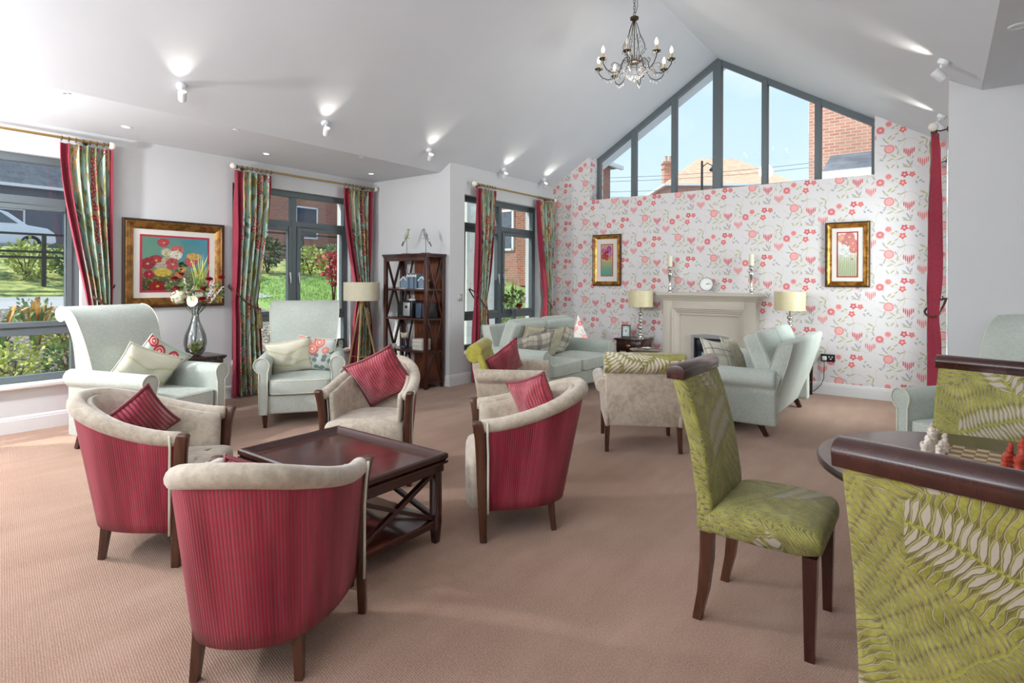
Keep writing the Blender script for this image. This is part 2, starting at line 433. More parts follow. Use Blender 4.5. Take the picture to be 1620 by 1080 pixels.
CHARTR = mat('plain_chartreuse_velvet', C(170, 162, 64), .6, sheen=.2, spec=.25, fn=f_velvet(C(144, 136, 40), C(188, 180, 84), 18))
def f_curtain():
    u, w, _ = sep(coords('UV')); u = u * .62; w = w * .62; p = comb(u, w, 0.)
    n = noise(p, 9, 3); base = cmix(n.ramp(.35, .65), C(146, 176, 166), C(178, 200, 186))
    # ochre branches and green leaves
    br = noise(comb(u * 1.0, w * .4, 0.), 7, 2, .5, 1.5); base = cmix(((br - .5).abs() < .035), base, C(140, 124, 72))
    vo = voronoi(comb(u * 1.0, w * .45, 0.), 13, 1, dims='2D'); r, g, b = sep(vo.outputs['Color']); d = E(vo.outputs['Distance'])
    base = cmix((d < .34) * (r > .6), base, C(134, 142, 96)); base = cmix((d < .36) * (r < .22), base, C(196, 178, 132))
    vo = voronoi(comb(u, w, 3.), 26, 1, dims='2D'); r2, g2, b2 = sep(vo.outputs['Color']); d2 = E(vo.outputs['Distance'])
    zone = noise(comb(u * 1.4, w * .5, 5.), 4.2, 2)
    red = (d2 < .42) * (zone > .56); base = cmix(red, base, C(184, 70, 78)); base = cmix(red * (d2 < .15), base, C(240, 190, 180))
    zone2 = noise(comb(u * 1.4, w * .7, 15.), 4, 2)
    base = cmix((d2 < .42) * (zone2 > .58), base, C(206, 168, 132)); base = cmix((zone2 < .40) * ((w * 90.0 + u * 30.0).sin() > .1) * ((u * 60.0).sin() > -.3) * .7, base, C(70, 84, 84))
    return dict(c=base)
CURT = mat('floral_curtain_fabric', C(150, 176, 160), .85, spec=.15, sheen=.15, fn=f_curtain)
LINING = mat('raspberry_curtain_lining', C(158, 44, 66), .7, spec=.2, sheen=.25, fn=f_linen(C(142, 42, 60), C(168, 60, 80)))
CREAMLIN = mat('cream_curtain_backing', C(226, 218, 202), .9, spec=.1)
ROPE = mat('brown_tieback_rope', C(84, 52, 42), .8, fn=f_velvet(C(60, 34, 28), C(112, 74, 58), 120))
TASSEL = mat('olive_tassel', C(140, 126, 84), .9, fn=f_velvet(C(116, 100, 62), C(164, 150, 104), 160))
BRASSROD = mat('brass_rod', C(186, 158, 104), .35, metal=.85)
CRYST = mat('cream_finial', C(236, 228, 218), .25, spec=.6)
BRONZE = mat('antique_bronze', C(84, 72, 56), .35, metal=.8)
SILVER = mat('polished_silver', C(214, 212, 208), .12, metal=1)
CHROME = mat('brushed_chrome', C(196, 198, 204), .3, metal=.6)
SATIN = mat('satin_silver', C(196, 198, 200), .38, metal=.7)
GOLD = mat('gilt_frame', C(198, 150, 72), .32, metal=.85, fn=lambda: dict(c=cmix(noise(coords(), 18, 4).ramp(.35, .65), C(146, 102, 44), C(204, 160, 88))))
FRAMEBRN = mat('dark_brown_frame', C(64, 42, 26), .4, spec=.4, fn=f_wood(C(50, 32, 20), C(82, 54, 32)))
GOLDDK = mat('antique_gilt_frame', C(150, 106, 50), .42, metal=.6, fn=lambda: dict(c=cmix(noise(coords(), 18, 4).ramp(.35, .65), C(118, 80, 38), C(166, 120, 60))))
MATB = paint('mount_board', C(226, 222, 214)); MATR = paint('mount_red_border', C(176, 56, 76))
ALU = mat('grey_window_aluminium', C(98, 108, 112), .45, spec=.5, metal=.15, fn=f_paint(C(98, 108, 112), .03, 3, .01))
WHITEMET = mat('white_lamp_enamel', C(232, 234, 236), .3, spec=.5)
LAMPGLOW = mat('lit_lamp_face', C(255, 255, 255), .4, emit=(1, .96, .9, 1), estr=4)
CANDLEBULB = mat('lit_candle_bulb', C(255, 240, 214), .4, emit=(1, .84, .62, 1), estr=2.4)
CANDLESL = mat('candle_sleeve_ivory', C(206, 186, 140), .5)
STONE = mat('limestone', C(200, 192, 178), .7, spec=.3, fn=f_paint(C(200, 192, 178), .05, 5, .05))
BLACKM = mat('black_plastic', C(22, 24, 30), .35, spec=.5, fn=f_paint(C(26, 28, 34), .1, 40, .02))
BLACKF = mat('black_firebox', C(30, 32, 38), .6)
BLUEGREY = mat('stereo_side', C(58, 74, 92), .4)
GREYW = mat('coal_bed_panel', C(150, 164, 182), .4)
WHITEP = mat('white_plastic', C(236, 236, 234), .35)
CANDLE = mat('ivory_wax', C(232, 228, 204), .55, spec=.4)
SHADE = mat('cream_lampshade', C(214, 206, 180), .7, spec=.2, fn=f_linen(C(204, 196, 168), C(222, 214, 190)))
SHADE2 = mat('satin_cream_lampshade', C(224, 212, 172), .35, spec=.4, fn=f_linen(C(214, 202, 160), C(230, 220, 184)))
OAK = mat('pale_oak', C(190, 160, 112), .5, fn=f_wood(C(166, 136, 90), C(206, 178, 132)))
def glassmat(name, tint=(1, 1, 1, 1), refl=.06, rough=.0, dens=1.0):
    m = bpy.data.materials.new(name); m.use_nodes = True; nt = m.node_tree; nt.nodes.clear(); E.nt = nt
    o = nt.nodes.new('ShaderNodeOutputMaterial'); t = nt.nodes.new('ShaderNodeBsdfTransparent'); g = nt.nodes.new('ShaderNodeBsdfGlossy'); mx = nt.nodes.new('ShaderNodeMixShader')
    lw = nt.nodes.new('ShaderNodeLayerWeight'); lw.inputs[0].default_value = .35
    t.inputs[0].default_value = tint; g.inputs['Roughness'].default_value = rough
    f = E(lw.outputs['Fresnel']) * .6 * dens + refl
    nt.links.new(f.s, mx.inputs[0]); nt.links.new(t.outputs[0], mx.inputs[1]); nt.links.new(g.outputs[0], mx.inputs[2]); nt.links.new(mx.outputs[0], o.inputs[0])
    return m
PANE = glassmat('window_glass', (.97, .99, .985, 1), .03, 0, .35)
VASEG = glassmat('vase_glass', (.93, .955, .97, 1), .10, .02, 1.0)
CRYSTAL = mat('cut_crystal', C(230, 232, 236), .03, spec=1, trans=.7)
def leafmat(name, c1, c2): return mat(name, c1, .6, spec=.25, fn=lambda: dict(c=cmix(noise(coords(), 9, 2).ramp(.35, .65), c1, c2)))
L_GREEN = leafmat('mid_green_leaves', C(80, 108, 60), C(126, 152, 88)); L_YEL = leafmat('lime_leaves', C(146, 162, 70), C(190, 196, 108))
L_GREY = leafmat('silver_green_leaves', C(110, 130, 96), C(150, 168, 124)); L_DARK = leafmat('dark_green_leaves', C(40, 66, 36), C(70, 96, 54))
L_ORG = leafmat('bronze_strap_leaves', C(170, 110, 60), C(214, 168, 96)); L_RED = leafmat('crimson_leaves', C(160, 50, 60), C(196, 90, 90))
P_RED = mat('dark_red_petals', C(150, 16, 30), .6, fn=f_velvet(C(120, 8, 22), C(176, 26, 42), 30)); P_WHITE = mat('cream_petals', C(230, 228, 200), .6); P_BLUSH = mat('blush_petals', C(216, 196, 200), .6)
MOSS = mat('green_moss', C(110, 124, 30), .9, fn=f_velvet(C(80, 96, 20), C(140, 150, 50), 60))
def f_cushplaid():
    u, w, _ = sep(coords('UV'))
    a = (u * 2.3 + .1).frac(); b = (w * 2.3 + .35).frac(); n = noise(coords(), 60, 2)
    c = cmix(n, C(190, 182, 164), C(206, 200, 184)); c = cmix(((a - .3).abs() < .17) * .55, c, C(96, 84, 92)); c = cmix(((b - .5).abs() < .17) * .55, c, C(96, 84, 92))
    c = cmix(((a - .75).abs() < .02) * .7, c, C(150, 136, 80)); c = cmix(((b - .95).abs() < .02) * .7, c, C(82, 76, 80))
    return dict(c=c)
PLAID = mat('plaid_wool', C(180, 174, 160), .9, sheen=.2, fn=f_cushplaid)
def f_cushplaid2():
    u, w, _ = sep(coords('UV')); a = (u * 2.0 + .2).frac(); b = (w * 2.0 + .3).frac()
    c = C(214, 210, 194); c = cmix(((a - .5).abs() < .02) * .8, c, C(90, 84, 88)); c = cmix(((b - .5).abs() < .02) * .8, c, C(90, 84, 88))
    c = cmix(((a - .2).abs() < .06) * .4, c, C(150, 140, 130)); c = cmix(((b - .2).abs() < .06) * .4, c, C(150, 140, 130))
    return dict(c=c)
PLAID2 = mat('cream_windowpane_check', C(210, 206, 190), .9, fn=f_cushplaid2)
def f_embroid():
    u, w, _ = sep(coords('UV')); v = coords(); n = noise(v, 40, 2); c = cmix(n, C(214, 210, 188), C(226, 222, 202))
    for k, (a, b) in enumerate(((.3, 0.), (.62, .15))):
        yy = (w - a - ((u * 9.0).sin() * .04)).abs(); c = cmix((yy < .006), c, C(186, 178, 120))
        c = cmix((yy < .035) * (((u * 22.0 + a * 10).frac() - .5).abs() < .18), c, C(196, 196, 150))
    return dict(c=c)
EMBR = mat('cream_embroidered_cotton', C(220, 216, 196), .9, fn=f_embroid)
def f_florcush(base, fl, lf):
    def f():
        u, w, _ = sep(coords('UV')); c = base
        p = comb(u, w, 0.); vo = voronoi(p, 7, 1, dims='2D'); r, g, b = sep(vo.outputs['Color']); d = E(vo.outputs['Distance'])
        c = cmix((d < .4) * (w < .55) * (r > .3), c, lf)
        for i, (x, y, q) in enumerate(((.5, .62, .14), (.66, .76, .12), (.36, .78, .12), (.7, .55, .09), (.85, .86, .1), (.2, .6, .08))):
            dd = ell(u, w, x, y, q); c = cmix(inside(dd, .08), c, fl); c = cmix((dd.abs() - .55).abs() < .08, c, C(240, 200, 190)); c = cmix(inside(ell(u, w, x, y, q * .25)), c, C(250, 214, 190))
        return dict(c=c)
    return f
FLOR1 = mat('coral_floral_cotton', C(206, 212, 206), .9, fn=f_florcush(C(206, 212, 206), C(232, 130, 120), C(130, 142, 142)))
FLOR2 = mat('duck_egg_floral_cotton', C(190, 206, 196), .9, fn=f_florcush(C(188, 204, 192), C(196, 56, 72), C(140, 160, 110)))
TAUPEC = mat('taupe_damask', C(186, 178, 154), .9, fn=f_velvet(C(172, 164, 140), C(200, 192, 170), 60))
YELC = mat('sage_leaf_cotton', C(200, 204, 176), .9, fn=f_florcush(C(200, 206, 184), C(196, 196, 130), C(160, 176, 140)))

def painting_mat(name, kind):
    """flat print, uv 0..1"""
    def f():
        u, w, _ = sep(coords('UV')); v = comb(u, w, 0.)
        n = noise(v, 6, 4); m = noise(v, 24, 3); uu = u + (noise(v, 9, 3) - .5) * .05; ww = w + (noise(comb(u, w, 7.), 9, 3) - .5) * .05
        if kind == 'poppies':
            c = cmix((u * .6 + n * .5).ramp(.3, .9), C(92, 138, 118), C(32, 122, 142))
            c = cmix(ww.ramp(.5, .3), c, C(96, 100, 58)); c = cmix((ww.ramp(.34, .14)), c, C(52, 62, 42))
            c = cmix(m.ramp(.5, .7) * ww.ramp(.6, .4), c, C(150, 132, 60))
            fl = [(.31, .9, .08, .07, C(190, 62, 74)), (.52, .77, .09, .075, C(204, 96, 92)), (.2, .56, .10, .09, C(170, 48, 58)), (.08, .5, .09, .1, C(150, 40, 56)), (.36, .72, .075, .07, C(204, 196, 166)),
                  (.36, .57, .07, .06, C(190, 176, 140)), (.5, .67, .085, .08, C(224, 222, 206)), (.45, .5, .095, .1, C(184, 66, 76)), (.74, .55, .09, .09, C(196, 70, 78)), (.78, .66, .1, .06, C(214, 164, 60)),
                  (.28, .46, .08, .06, C(176, 168, 150)), (.3, .34, .12, .07, C(204, 176, 60)), (.1, .3, .07, .07, C(160, 30, 62)), (.6, .4, .05, .05, C(196, 150, 60)), (.55, .3, .06, .06, C(206, 110, 50)), (.22, .08, .11, .08, C(150, 34, 40)), (.85, .3, .08, .08, C(150, 104, 50))]
        elif kind == 'gerberas':
            c = cmix((w + n * .3).ramp(.2, .8), C(96, 160, 140), C(206, 170, 110)); c = cmix((((u * 13.0).frac() - .5).abs() < .08) * (w < .45), c, C(60, 120, 84))
            fl = [(.25, .8, .2, .09, C(206, 90, 150)), (.7, .85, .2, .1, C(170, 80, 160)), (.5, .7, .2, .09, C(176, 34, 74)), (.2, .62, .16, .08, C(190, 60, 80)), (.8, .68, .17, .08, C(200, 130, 180)), (.5, .58, .16, .07, C(186, 40, 60)), (.3, .92, .12, .06, C(220, 150, 190)), (.75, .55, .12, .05, C(216, 160, 80))]
        elif kind == 'red_poppies':
            c = cmix((w + n * .2).ramp(.35, .75), C(160, 168, 128), C(206, 200, 180)); c = cmix((((u * 9.0 + n).frac() - .5).abs() < .1) * (w < .5), c, C(120, 134, 84))
            fl = [(.2, .88, .2, .09, C(216, 130, 72)), (.6, .9, .25, .1, C(196, 60, 44)), (.45, .78, .24, .08, C(190, 70, 60)), (.8, .76, .22, .09, C(210, 80, 62)), (.82, .62, .2, .08, C(204, 84, 60)), (.25, .62, .26, .1, C(216, 222, 220)), (.45, .52, .2, .07, C(206, 214, 214)), (.75, .4, .05, .02, C(196, 30, 40))]
        else:
            c = cmix(n.ramp(.35, .65), C(176, 200, 190), C(120, 150, 140)); fl = [(.45, .5, .25, .3, C(206, 214, 204))]
        for x, y, rx, ry, fc in fl:
            rx *= 1.15; ry *= 1.15
            d = ell(uu, ww, x, y, rx, ry); dk = tuple(q * .55 for q in fc[:3]) + (1,)
            c = cmix(inside(d, .1), c, cmix(m.ramp(.35, .65), dk, fc)); c = cmix(inside(ell(uu, ww, x, y, rx * .2, ry * .2)), c, C(190, 160, 70))
        return dict(c=c)
    return mat(name, C(128, 128, 128), .25, spec=.5, coat=.3, fn=f)
def f_brick(c1, c2, mortar, sc=1.0, plane='yz'):
    def f():
        v = coords(); x, y, z = sep(v); n = E.nt.nodes.new('ShaderNodeTexBrick')
        E.nt.links.new(comb((x + y) * sc, z * sc, 0.), n.inputs['Vector']); n.inputs['Color1'].default_value = c1; n.inputs['Color2'].default_value = c2; n.inputs['Mortar'].default_value = mortar
        n.inputs['Scale'].default_value = 1; n.inputs['Brick Width'].default_value = .225; n.inputs['Row Height'].default_value = .075; n.inputs['Mortar Size'].default_value = .01
        c = cmix(noise(v, 1.5, 4).ramp(.3, .7) * .4, n.outputs[0], C(150, 120, 104))
        return dict(c=c)
    return f
BRICK = mat('red_brick', C(158, 96, 80), .9, fn=f_brick(C(150, 84, 70), C(178, 110, 90), C(170, 150, 136)))
BRICKG = mat('orange_brick', C(190, 120, 96), .9, fn=f_brick(C(186, 122, 102), C(208, 148, 126), C(206, 186, 172)))
def f_tiles(c1, c2):
    def f():
        v = coords(); x, y, z = sep(v); r = (z / .11).frac(); n = noise(v, 3, 4); k = noise(scaled(v, 1, 1, 9), 9, 1)
        c = cmix((n * .6 + k * .4).ramp(.35, .65), c1, c2); return dict(c=cmix((r < .15) * .35, c, tuple(q * .5 for q in c1[:3]) + (1,)))
    return f
TILEO = mat('orange_roof_tiles', C(190, 130, 100), .85, fn=f_tiles(C(204, 160, 134), C(228, 188, 162)))
SLATE = mat('grey_slates', C(92, 98, 108), .7, fn=f_tiles(C(78, 84, 94), C(112, 116, 124)))
RENDERW = paint('white_render', C(226, 226, 218)); UPVC = paint('white_upvc', C(232, 236, 238), .4); GREYCLAD = paint('grey_cladding', C(104, 112, 124))
DARKGL = mat('dark_window_glass', C(70, 84, 100), .08, spec=.8)
def f_lawn():
    v = coords(); n = noise(v, 30, 4); m = noise(v, 1.6, 3)
    return dict(c=cmix((n * .5 + m * .5).ramp(.35, .65), C(106, 138, 66), C(150, 180, 100)), n=bump(n, .6, .03))
def f_soil():
    v = coords(); n = noise(v, 22, 5, .7); return dict(c=cmix(n.ramp(.35, .65), C(92, 86, 78), C(176, 168, 156)), n=bump(n, .8, .04))
BANK = mat('upper_bank_planting', C(140, 150, 80), .95, fn=lambda: dict(c=cmix(noise(coords(), 5, 5, .7).ramp(.38, .62), C(96, 112, 56), C(176, 180, 104))))
LAWN = mat('lawn_grass', C(120, 160, 66), .95, fn=f_lawn); SOIL = mat('bark_chip_soil', C(130, 120, 108), .95, fn=f_soil)
TARMAC = paint('pale_tarmac', C(168, 168, 172), .9); IRON = mat('black_railing', C(20, 22, 26), .4)
CARW = mat('white_car_paint', C(214, 224, 232), .25, coat=.6)
TYRE = mat('black_tyre', C(26, 26, 28), .8)
BRD1 = mat('green_bird_paint', C(168, 180, 140), .5, fn=f_velvet(C(120, 130, 110), C(190, 200, 160), 60)); BRD2 = mat('grey_bird_paint', C(110, 112, 118), .5, fn=f_velvet(C(80, 84, 90), C(160, 160, 160), 60))
# ------------------------------------------------------------------ the room shell
XL, XR, YB, YR, YF = -6.51, 1.535, -1.95, 5.38, 7.81
X3L, X3R, XS, XSR, RX, ZS, ZR, SL = -5.02, .045, -5.205, .230, -2.4876, 2.75, 4.4456, .625
TH = .3
def zsl(x): return ZR - SL * abs(x - RX)
m = M(); m.box(((XL + XR) / 2, (YB - .3 + YR) / 2, -.1), (XR - XL + .6, YR - YB + .3, .2)); m.box(((X3L + X3R) / 2, (YR + YF + .4) / 2, -.1), (X3R - X3L + .6, YF - YR + .4, .2))
struct('floor', m, CARPET, smooth=False)
def wall_y(name, x0, x1, ya, yb, z1, holes, mt):
    """wall running along Y between x0 and x1, holes (y0,y1,z0,z1)"""
    m = M(); ys = ya
    for (a, b, c, d) in holes:
        m.box(((x0 + x1) / 2, (ys + a) / 2, z1 / 2), (x1 - x0, a - ys, z1))
        if c > 0: m.box(((x0 + x1) / 2, (a + b) / 2, c / 2), (x1 - x0, b - a, c))
        m.box(((x0 + x1) / 2, (a + b) / 2, (d + z1) / 2), (x1 - x0, b - a, z1 - d)); ys = b
    m.box(((x0 + x1) / 2, (ys + yb) / 2, z1 / 2), (x1 - x0, yb - ys, z1))
    return struct(name, m, mt, smooth=False, fix=False)
W1 = (.26, 1.90, .42, 2.468); W2 = (3.34, 4.985, .42, 2.468); W3 = (5.66, 7.435, .42, 2.49)
wall_y('wall_left', XL - TH, XL, YB - .3, YR + .01, ZS, [W1, W2], WALLC)
m = M(); m.prism([(X3L - .0, 0), (XL - TH, 0), (XL - TH, ZS), (XS, ZS), (X3L, zsl(X3L))], YR, YR + .2, 'y')
struct('wall_left_return', m, WALLC, smooth=False)
wall_y('wall_left_far', X3L - .28, X3L, YR + .2, YF + .5, zsl(X3L) + .05, [W3], WALLC)
m = M(); m.prism([(X3R, 0), (XR + .3, 0), (XR + .3, ZS), (XSR, ZS), (X3R, zsl(X3R))], YR, YR + .2, 'y')
struct('wall_right_return', m, WALLC, smooth=False)
W5 = (5.98, 7.38, .42, 2.49); wall_y('wall_right_far', X3R, X3R + .28, YR + .2, YF + .5, 2.88, [W5], WALLC)
m = M(); m.box((XR + .15, (YB + YR) / 2, ZS / 2), (.3, YR - YB + .5, ZS)); struct('wall_right', m, WALLC, smooth=False)
m = M()
for a, b, z0, z1 in ((XL - .3, -4.35, 0, 4.9), (-.05, XR + .3, 0, 4.9), (-4.35, -.05, 0, 1.6), (-4.35, -.05, 3.6, 4.9)): m.box(((a + b) / 2, YB - .15, (z0 + z1) / 2), (b - a, .3, z1 - z0))
struct('wall_back', m, WALLC, smooth=False)
# papered gable wall with the sloping window opening
GX0, GX1, GZ = -4.356, -.619, 2.60
m = M()
def quadxz(P, y, flip=False): m.add([(x, y, z) for x, z in P], [tuple(range(len(P)))[::-1] if flip else tuple(range(len(P)))])
for y, fl in ((YF, False), (YF + .45, True)):
    quadxz([(X3L - .05, 0), (X3R + .05, 0), (X3R + .05, GZ), (X3L - .05, GZ)], y, fl)
    quadxz([(X3L - .05, GZ), (GX0, GZ), (GX0, zsl(GX0) + .02), (X3L - .05, zsl(X3L - .05) + .02)], y, fl)
    quadxz([(GX1, GZ), (X3R + .05, GZ), (X3R + .05, zsl(X3R + .05) + .02), (GX1, zsl(GX1) + .02)], y, fl)
m.add([(GX0, YF, GZ), (GX0, YF + .45, GZ), (GX0, YF + .45, zsl(GX0) + .02), (GX0, YF, zsl(GX0) + .02)], [(0, 1, 2, 3)])
m.add([(GX1, YF, GZ), (GX1, YF + .45, GZ), (GX1, YF + .45, zsl(GX1) + .02), (GX1, YF, zsl(GX1) + .02)], [(3, 2, 1, 0)])
m.add([(GX0, YF, GZ), (GX1, YF, GZ), (GX1, YF + .45, GZ), (GX0, YF + .45, GZ)], [(0, 1, 2, 3)])
struct('wall_far', m, WPAPER, smooth=False, fix=False)
# ceilings
def sheet(m, P, t=.12):
    n = len(P); vs = list(P) + [(x, y, z + t) for x, y, z in P]
    m.add(vs, [tuple(range(n))[::-1], tuple(range(n, 2 * n))] + [(i, (i + 1) % n, n + (i + 1) % n, n + i) for i in range(n)])
m = M(); y0, y1 = YB - .3, YF + .7
xe = X3L - .35
sheet(m, [(XS, y0, ZS), (RX, y0, ZR), (RX, y1, ZR), (xe, y1, zsl(xe)), (xe, YR + .1, zsl(xe)), (XS, YR + .1, ZS)][:3] + [(XS, y1, ZS)])
sheet(m, [(RX, y0, ZR), (XSR, y0, ZS), (XSR, y1, ZS), (RX, y1, ZR)])
sheet(m, [(XL - .3, y0, ZS), (XS, y0, ZS), (XS, YR + .1, ZS), (XL - .3, YR + .1, ZS)])
sheet(m, [(XSR, y0, ZS), (XR + .3, y0, ZS), (XR + .3, YR + .1, ZS), (XSR, YR + .1, ZS)])
struct('ceiling', m, CEILC, smooth=False, fix=False)
# skirting
def skirt(name, p, q, nx, ny):
    """profiled board from p to q standing off the wall along (nx, ny)"""
    prof = [(0, 0), (.018, 0), (.018, .112), (.012, .118), (.014, .124), (.008, .138), (0, .142)]
    rows = [[(a[0] + nx * d, a[1] + ny * d, h) for d, h in prof] for a in (p, q)]
    m = M(); m.grid(rows, cu=True); m.cap(rows[0]); m.cap(rows[1], True); struct(name, m, SKIRT, smooth=False)
skirt('baseboard_left', (XL, YB), (XL, YR), 1, 0); skirt('baseboard_left_return', (XL, YR), (X3L, YR), 0, -1)
skirt('baseboard_left_far', (X3L, YR), (X3L, YF), 1, 0); skirt('baseboard_far', (X3L, YF), (X3R, YF), 0, -1)
skirt('baseboard_right_far', (X3R, YR), (X3R, YF), -1, 0); skirt('baseboard_right_return', (X3R, YR), (XR, YR), 0, -1); skirt('baseboard_right', (XR, YB), (XR, YR), -1, 0)

m = M(); m.box((X3L + .0095, YR - .0095, .07), (.0195, .0195, .1415)); struct('trim_1', m, SKIRT, smooth=False)
m = M(); m.box((X3R - .0095, YR - .0095, .07), (.0195, .0195, .1415)); struct('trim_2', m, SKIRT, smooth=False)
# casement windows along Y (glass plane x = xw)
def casement(name, xw, y0, y1, z0, z1, zu, zl, sill_x):
    r = sroot(name, (xw, (y0 + y1) / 2, z0)); w = y1 - y0; h = z1 - z0
    m = M()
    for s in (-1, 1): m.box((0, s * (w / 2 - .03), h / 2), (.07, .06, h))
    m.box((0, 0, h - .035), (.07, w - .12, .07)); m.box((0, 0, .03), (.07, w - .12, .06)); obj('outer_frame', m, ALU, r, bev=.004, seg=1)
    m = M(); m.box((0, 0, (h - .01) / 2), (.066, .075, h - .13)); obj('mullion', m, ALU, r, bev=.004, seg=1)
    for n, zz, t in (('upper_transom', zu - z0, .075), ('lower_transom', zl - z0, .075)):
        m = M()
        for s in (-1, 1): m.box((0, s * (w / 4 - .011), zz), (.066, w / 2 - .098, t))
        obj(n, m, ALU, r, bev=.004, seg=1)
    for s in (-1, 1):
        ya = s * .0375; yb = s * (w / 2 - .06); yc = (ya + yb) / 2; ww = abs(yb - ya)
        za = zl - z0 + .0375; zb = zu - z0 - .0375
        m = M()
        for q in (-1, 1): m.box((.02, yc + q * (ww / 2 - .024), (za + zb) / 2), (.06, .048, zb - za))
        m.box((.02, yc, zb - .024), (.06, ww - .096, .048)); m.box((.02, yc, za + .024), (.06, ww - .096, .048))
        sash = obj('casement_sash', m, ALU, r, bev=.004, seg=1)
        m = M(); m.box((.052, yc - s * (ww / 2 - .024), (za + zb) / 2 - .05), (.014, .022, .06)); m.bar((.062, yc - s * (ww / 2 - .024), (za + zb) / 2 - .03), (.066, yc - s * (ww / 2 - .024), (za + zb) / 2 - .16), .016)
        obj('handle', m, CHROME, sash, bev=.003)
        for nz, (a, b) in enumerate(((.06, zl - z0 - .0375), (za + .048, zb - .048), (zu - z0 + .0375, h - .07))):
            i = .048 if nz == 1 else 0
            m = M(); m.box((0, yc, (a + b) / 2), (.006, ww - 2 * i, b - a)); obj('pane', m, PANE, r, smooth=False)
    m = M(); x1 = sill_x - xw; m.prism([(.035, -.045), (x1 - .02, -.045), (x1, -.035), (x1, -.008), (x1 - .012, .0), (.035, .0)], -w / 2 - .0, w / 2 + .0, 'y'); obj('sill_board', m, SILLM, r, bev=.003)
    return r
casement('window_1', XL - .1, W1[0], W1[1], .425, 2.468, 2.06, .88, XL + .055)
casement('window_2', XL - .1, W2[0], W2[1], .425, 2.468, 2.06, .88, XL + .055)
casement('window_3', X3L - .13, W3[0], W3[1], .425, 2.49, 2.10, .85, X3L + .05)
casement('window_5', X3R + .13, W5[0], W5[1], .425, 2.49, 2.10, .85, X3R + .21).rotation_euler = (0, 0, pi)
# gable window
r = sroot('window_4', (RX, YF + .275, GZ)); m = M()
def gz(x, off=0): return zsl(x) - GZ - off
xm = [-4.356, -3.735, -3.105, -2.4876, -1.87, -1.24, -.619]
m.bar((GX0 - RX + .025, 0, 0), (GX0 - RX + .025, 0, gz(GX0) + .03), .05, .07)
m.bar((GX1 - RX - .025, 0, 0), (GX1 - RX - .025, 0, gz(GX1) + .03), .05, .07)
obj('side_frame', m, ALU, r, smooth=False)
m = M()
for s in (-1, 1):
    a = GX0 if s < 0 else GX1; P = [(a - RX, gz(a) + .02), (0, gz(RX) + .02), (0, gz(RX) - .085), (a - RX, gz(a) - .085)]
    m.prism(P if s < 0 else P[::-1], -.036, .036, 'y')
obj('raking_frame', m, ALU, r, smooth=False)
m = M(); m.bar((GX0 - RX, 0, .018), (GX1 - RX, 0, .018), .07, .036); obj('bottom_frame', m, ALU, r, smooth=False)
for i in range(1, 6):
    x = xm[i]; m = M(); m.box((x - RX, 0, gz(x) / 2 - .02), (.12 if i == 3 else .075, .09, gz(x) - .04)); obj('mullion', m, ALU, r, bev=.004, seg=1)
for i in range(6):
    a, b = xm[i], xm[i + 1]; m = M(); m.prism([(a - RX, .02), (b - RX, .02), (b - RX, gz(b) - .05), (a - RX, gz(a) - .05)], -.003, .003, 'y'); obj('pane', m, PANE, r, smooth=False)

# ------------------------------------------------------------------ outside: ground, buildings
def gz0(x, y):
    d = -x
    pts = [(6.7, .02), (7.6, .25), (9, .62), (10.4, .92), (12, .98), (13.4, 1.35), (17, 2.1), (24, 2.45), (60, 2.6)]
    if y > 6.0: pts = [(6.7, -.1), (7.6, .25), (8.8, .75), (11, 1.15), (12.5, 1.5), (15, 1.9), (24, 2.3), (60, 2.6)]
    if d <= pts[0][0]: return pts[0][1]
    for (a, b), (c, e) in zip(pts, pts[1:]):
        if d <= c: return b + (e - b) * (d - a) / (c - a)
    return pts[-1][1]
def gz1(x, y):
    a = gz0(x, 0); b = gz0(x, 9); t = min(1, max(0, (y - 5) / 2)); return a + (b - a) * t
def ground(name, xs, ys, mt, off=0, jit=.0, kind='structure'):
    rows = [[(x, y, gz1(x, y) + off + (random.uniform(-jit, jit))) for y in ys] for x in xs]
    m = M(); m.grid(rows); return obj(name, m, mt, kind=kind)
fr = lambda a, b, n: [a + (b - a) * i / n for i in range(n + 1)]
ground('garden_bed_ground', fr(-6.85, -10.5, 20), fr(-6, 5.6, 40), SOIL, 0, .02)
ground('garden_path', fr(-10.5, -12.2, 6), fr(-8, 6.2, 20), TARMAC, .02)
ground('upper_garden_bank', fr(-12.2, -17, 14), fr(-10, 30, 40), BANK, 0, .02)
ground('car_park_road', fr(-17, -60, 6), fr(-40, 60, 6), TARMAC, .02)
ground('side_lawn', fr(-6.85, -12.2, 24), fr(5.6, 22, 50), LAWN, .0, .015)
m = M(); m.add([(-60, 9.2, -.12), (60, 9.2, -.12), (60, 90, -.12), (-60, 90, -.12)], [(0, 1, 2, 3)]); obj('street_ground', m, TARMAC, kind='structure')
m = M(); m.box((-6.68, 7.9, 1.5), (.26, .9, 4.0)); obj('trim_exterior_pier', m, RENDERW, kind='structure', smooth=False)

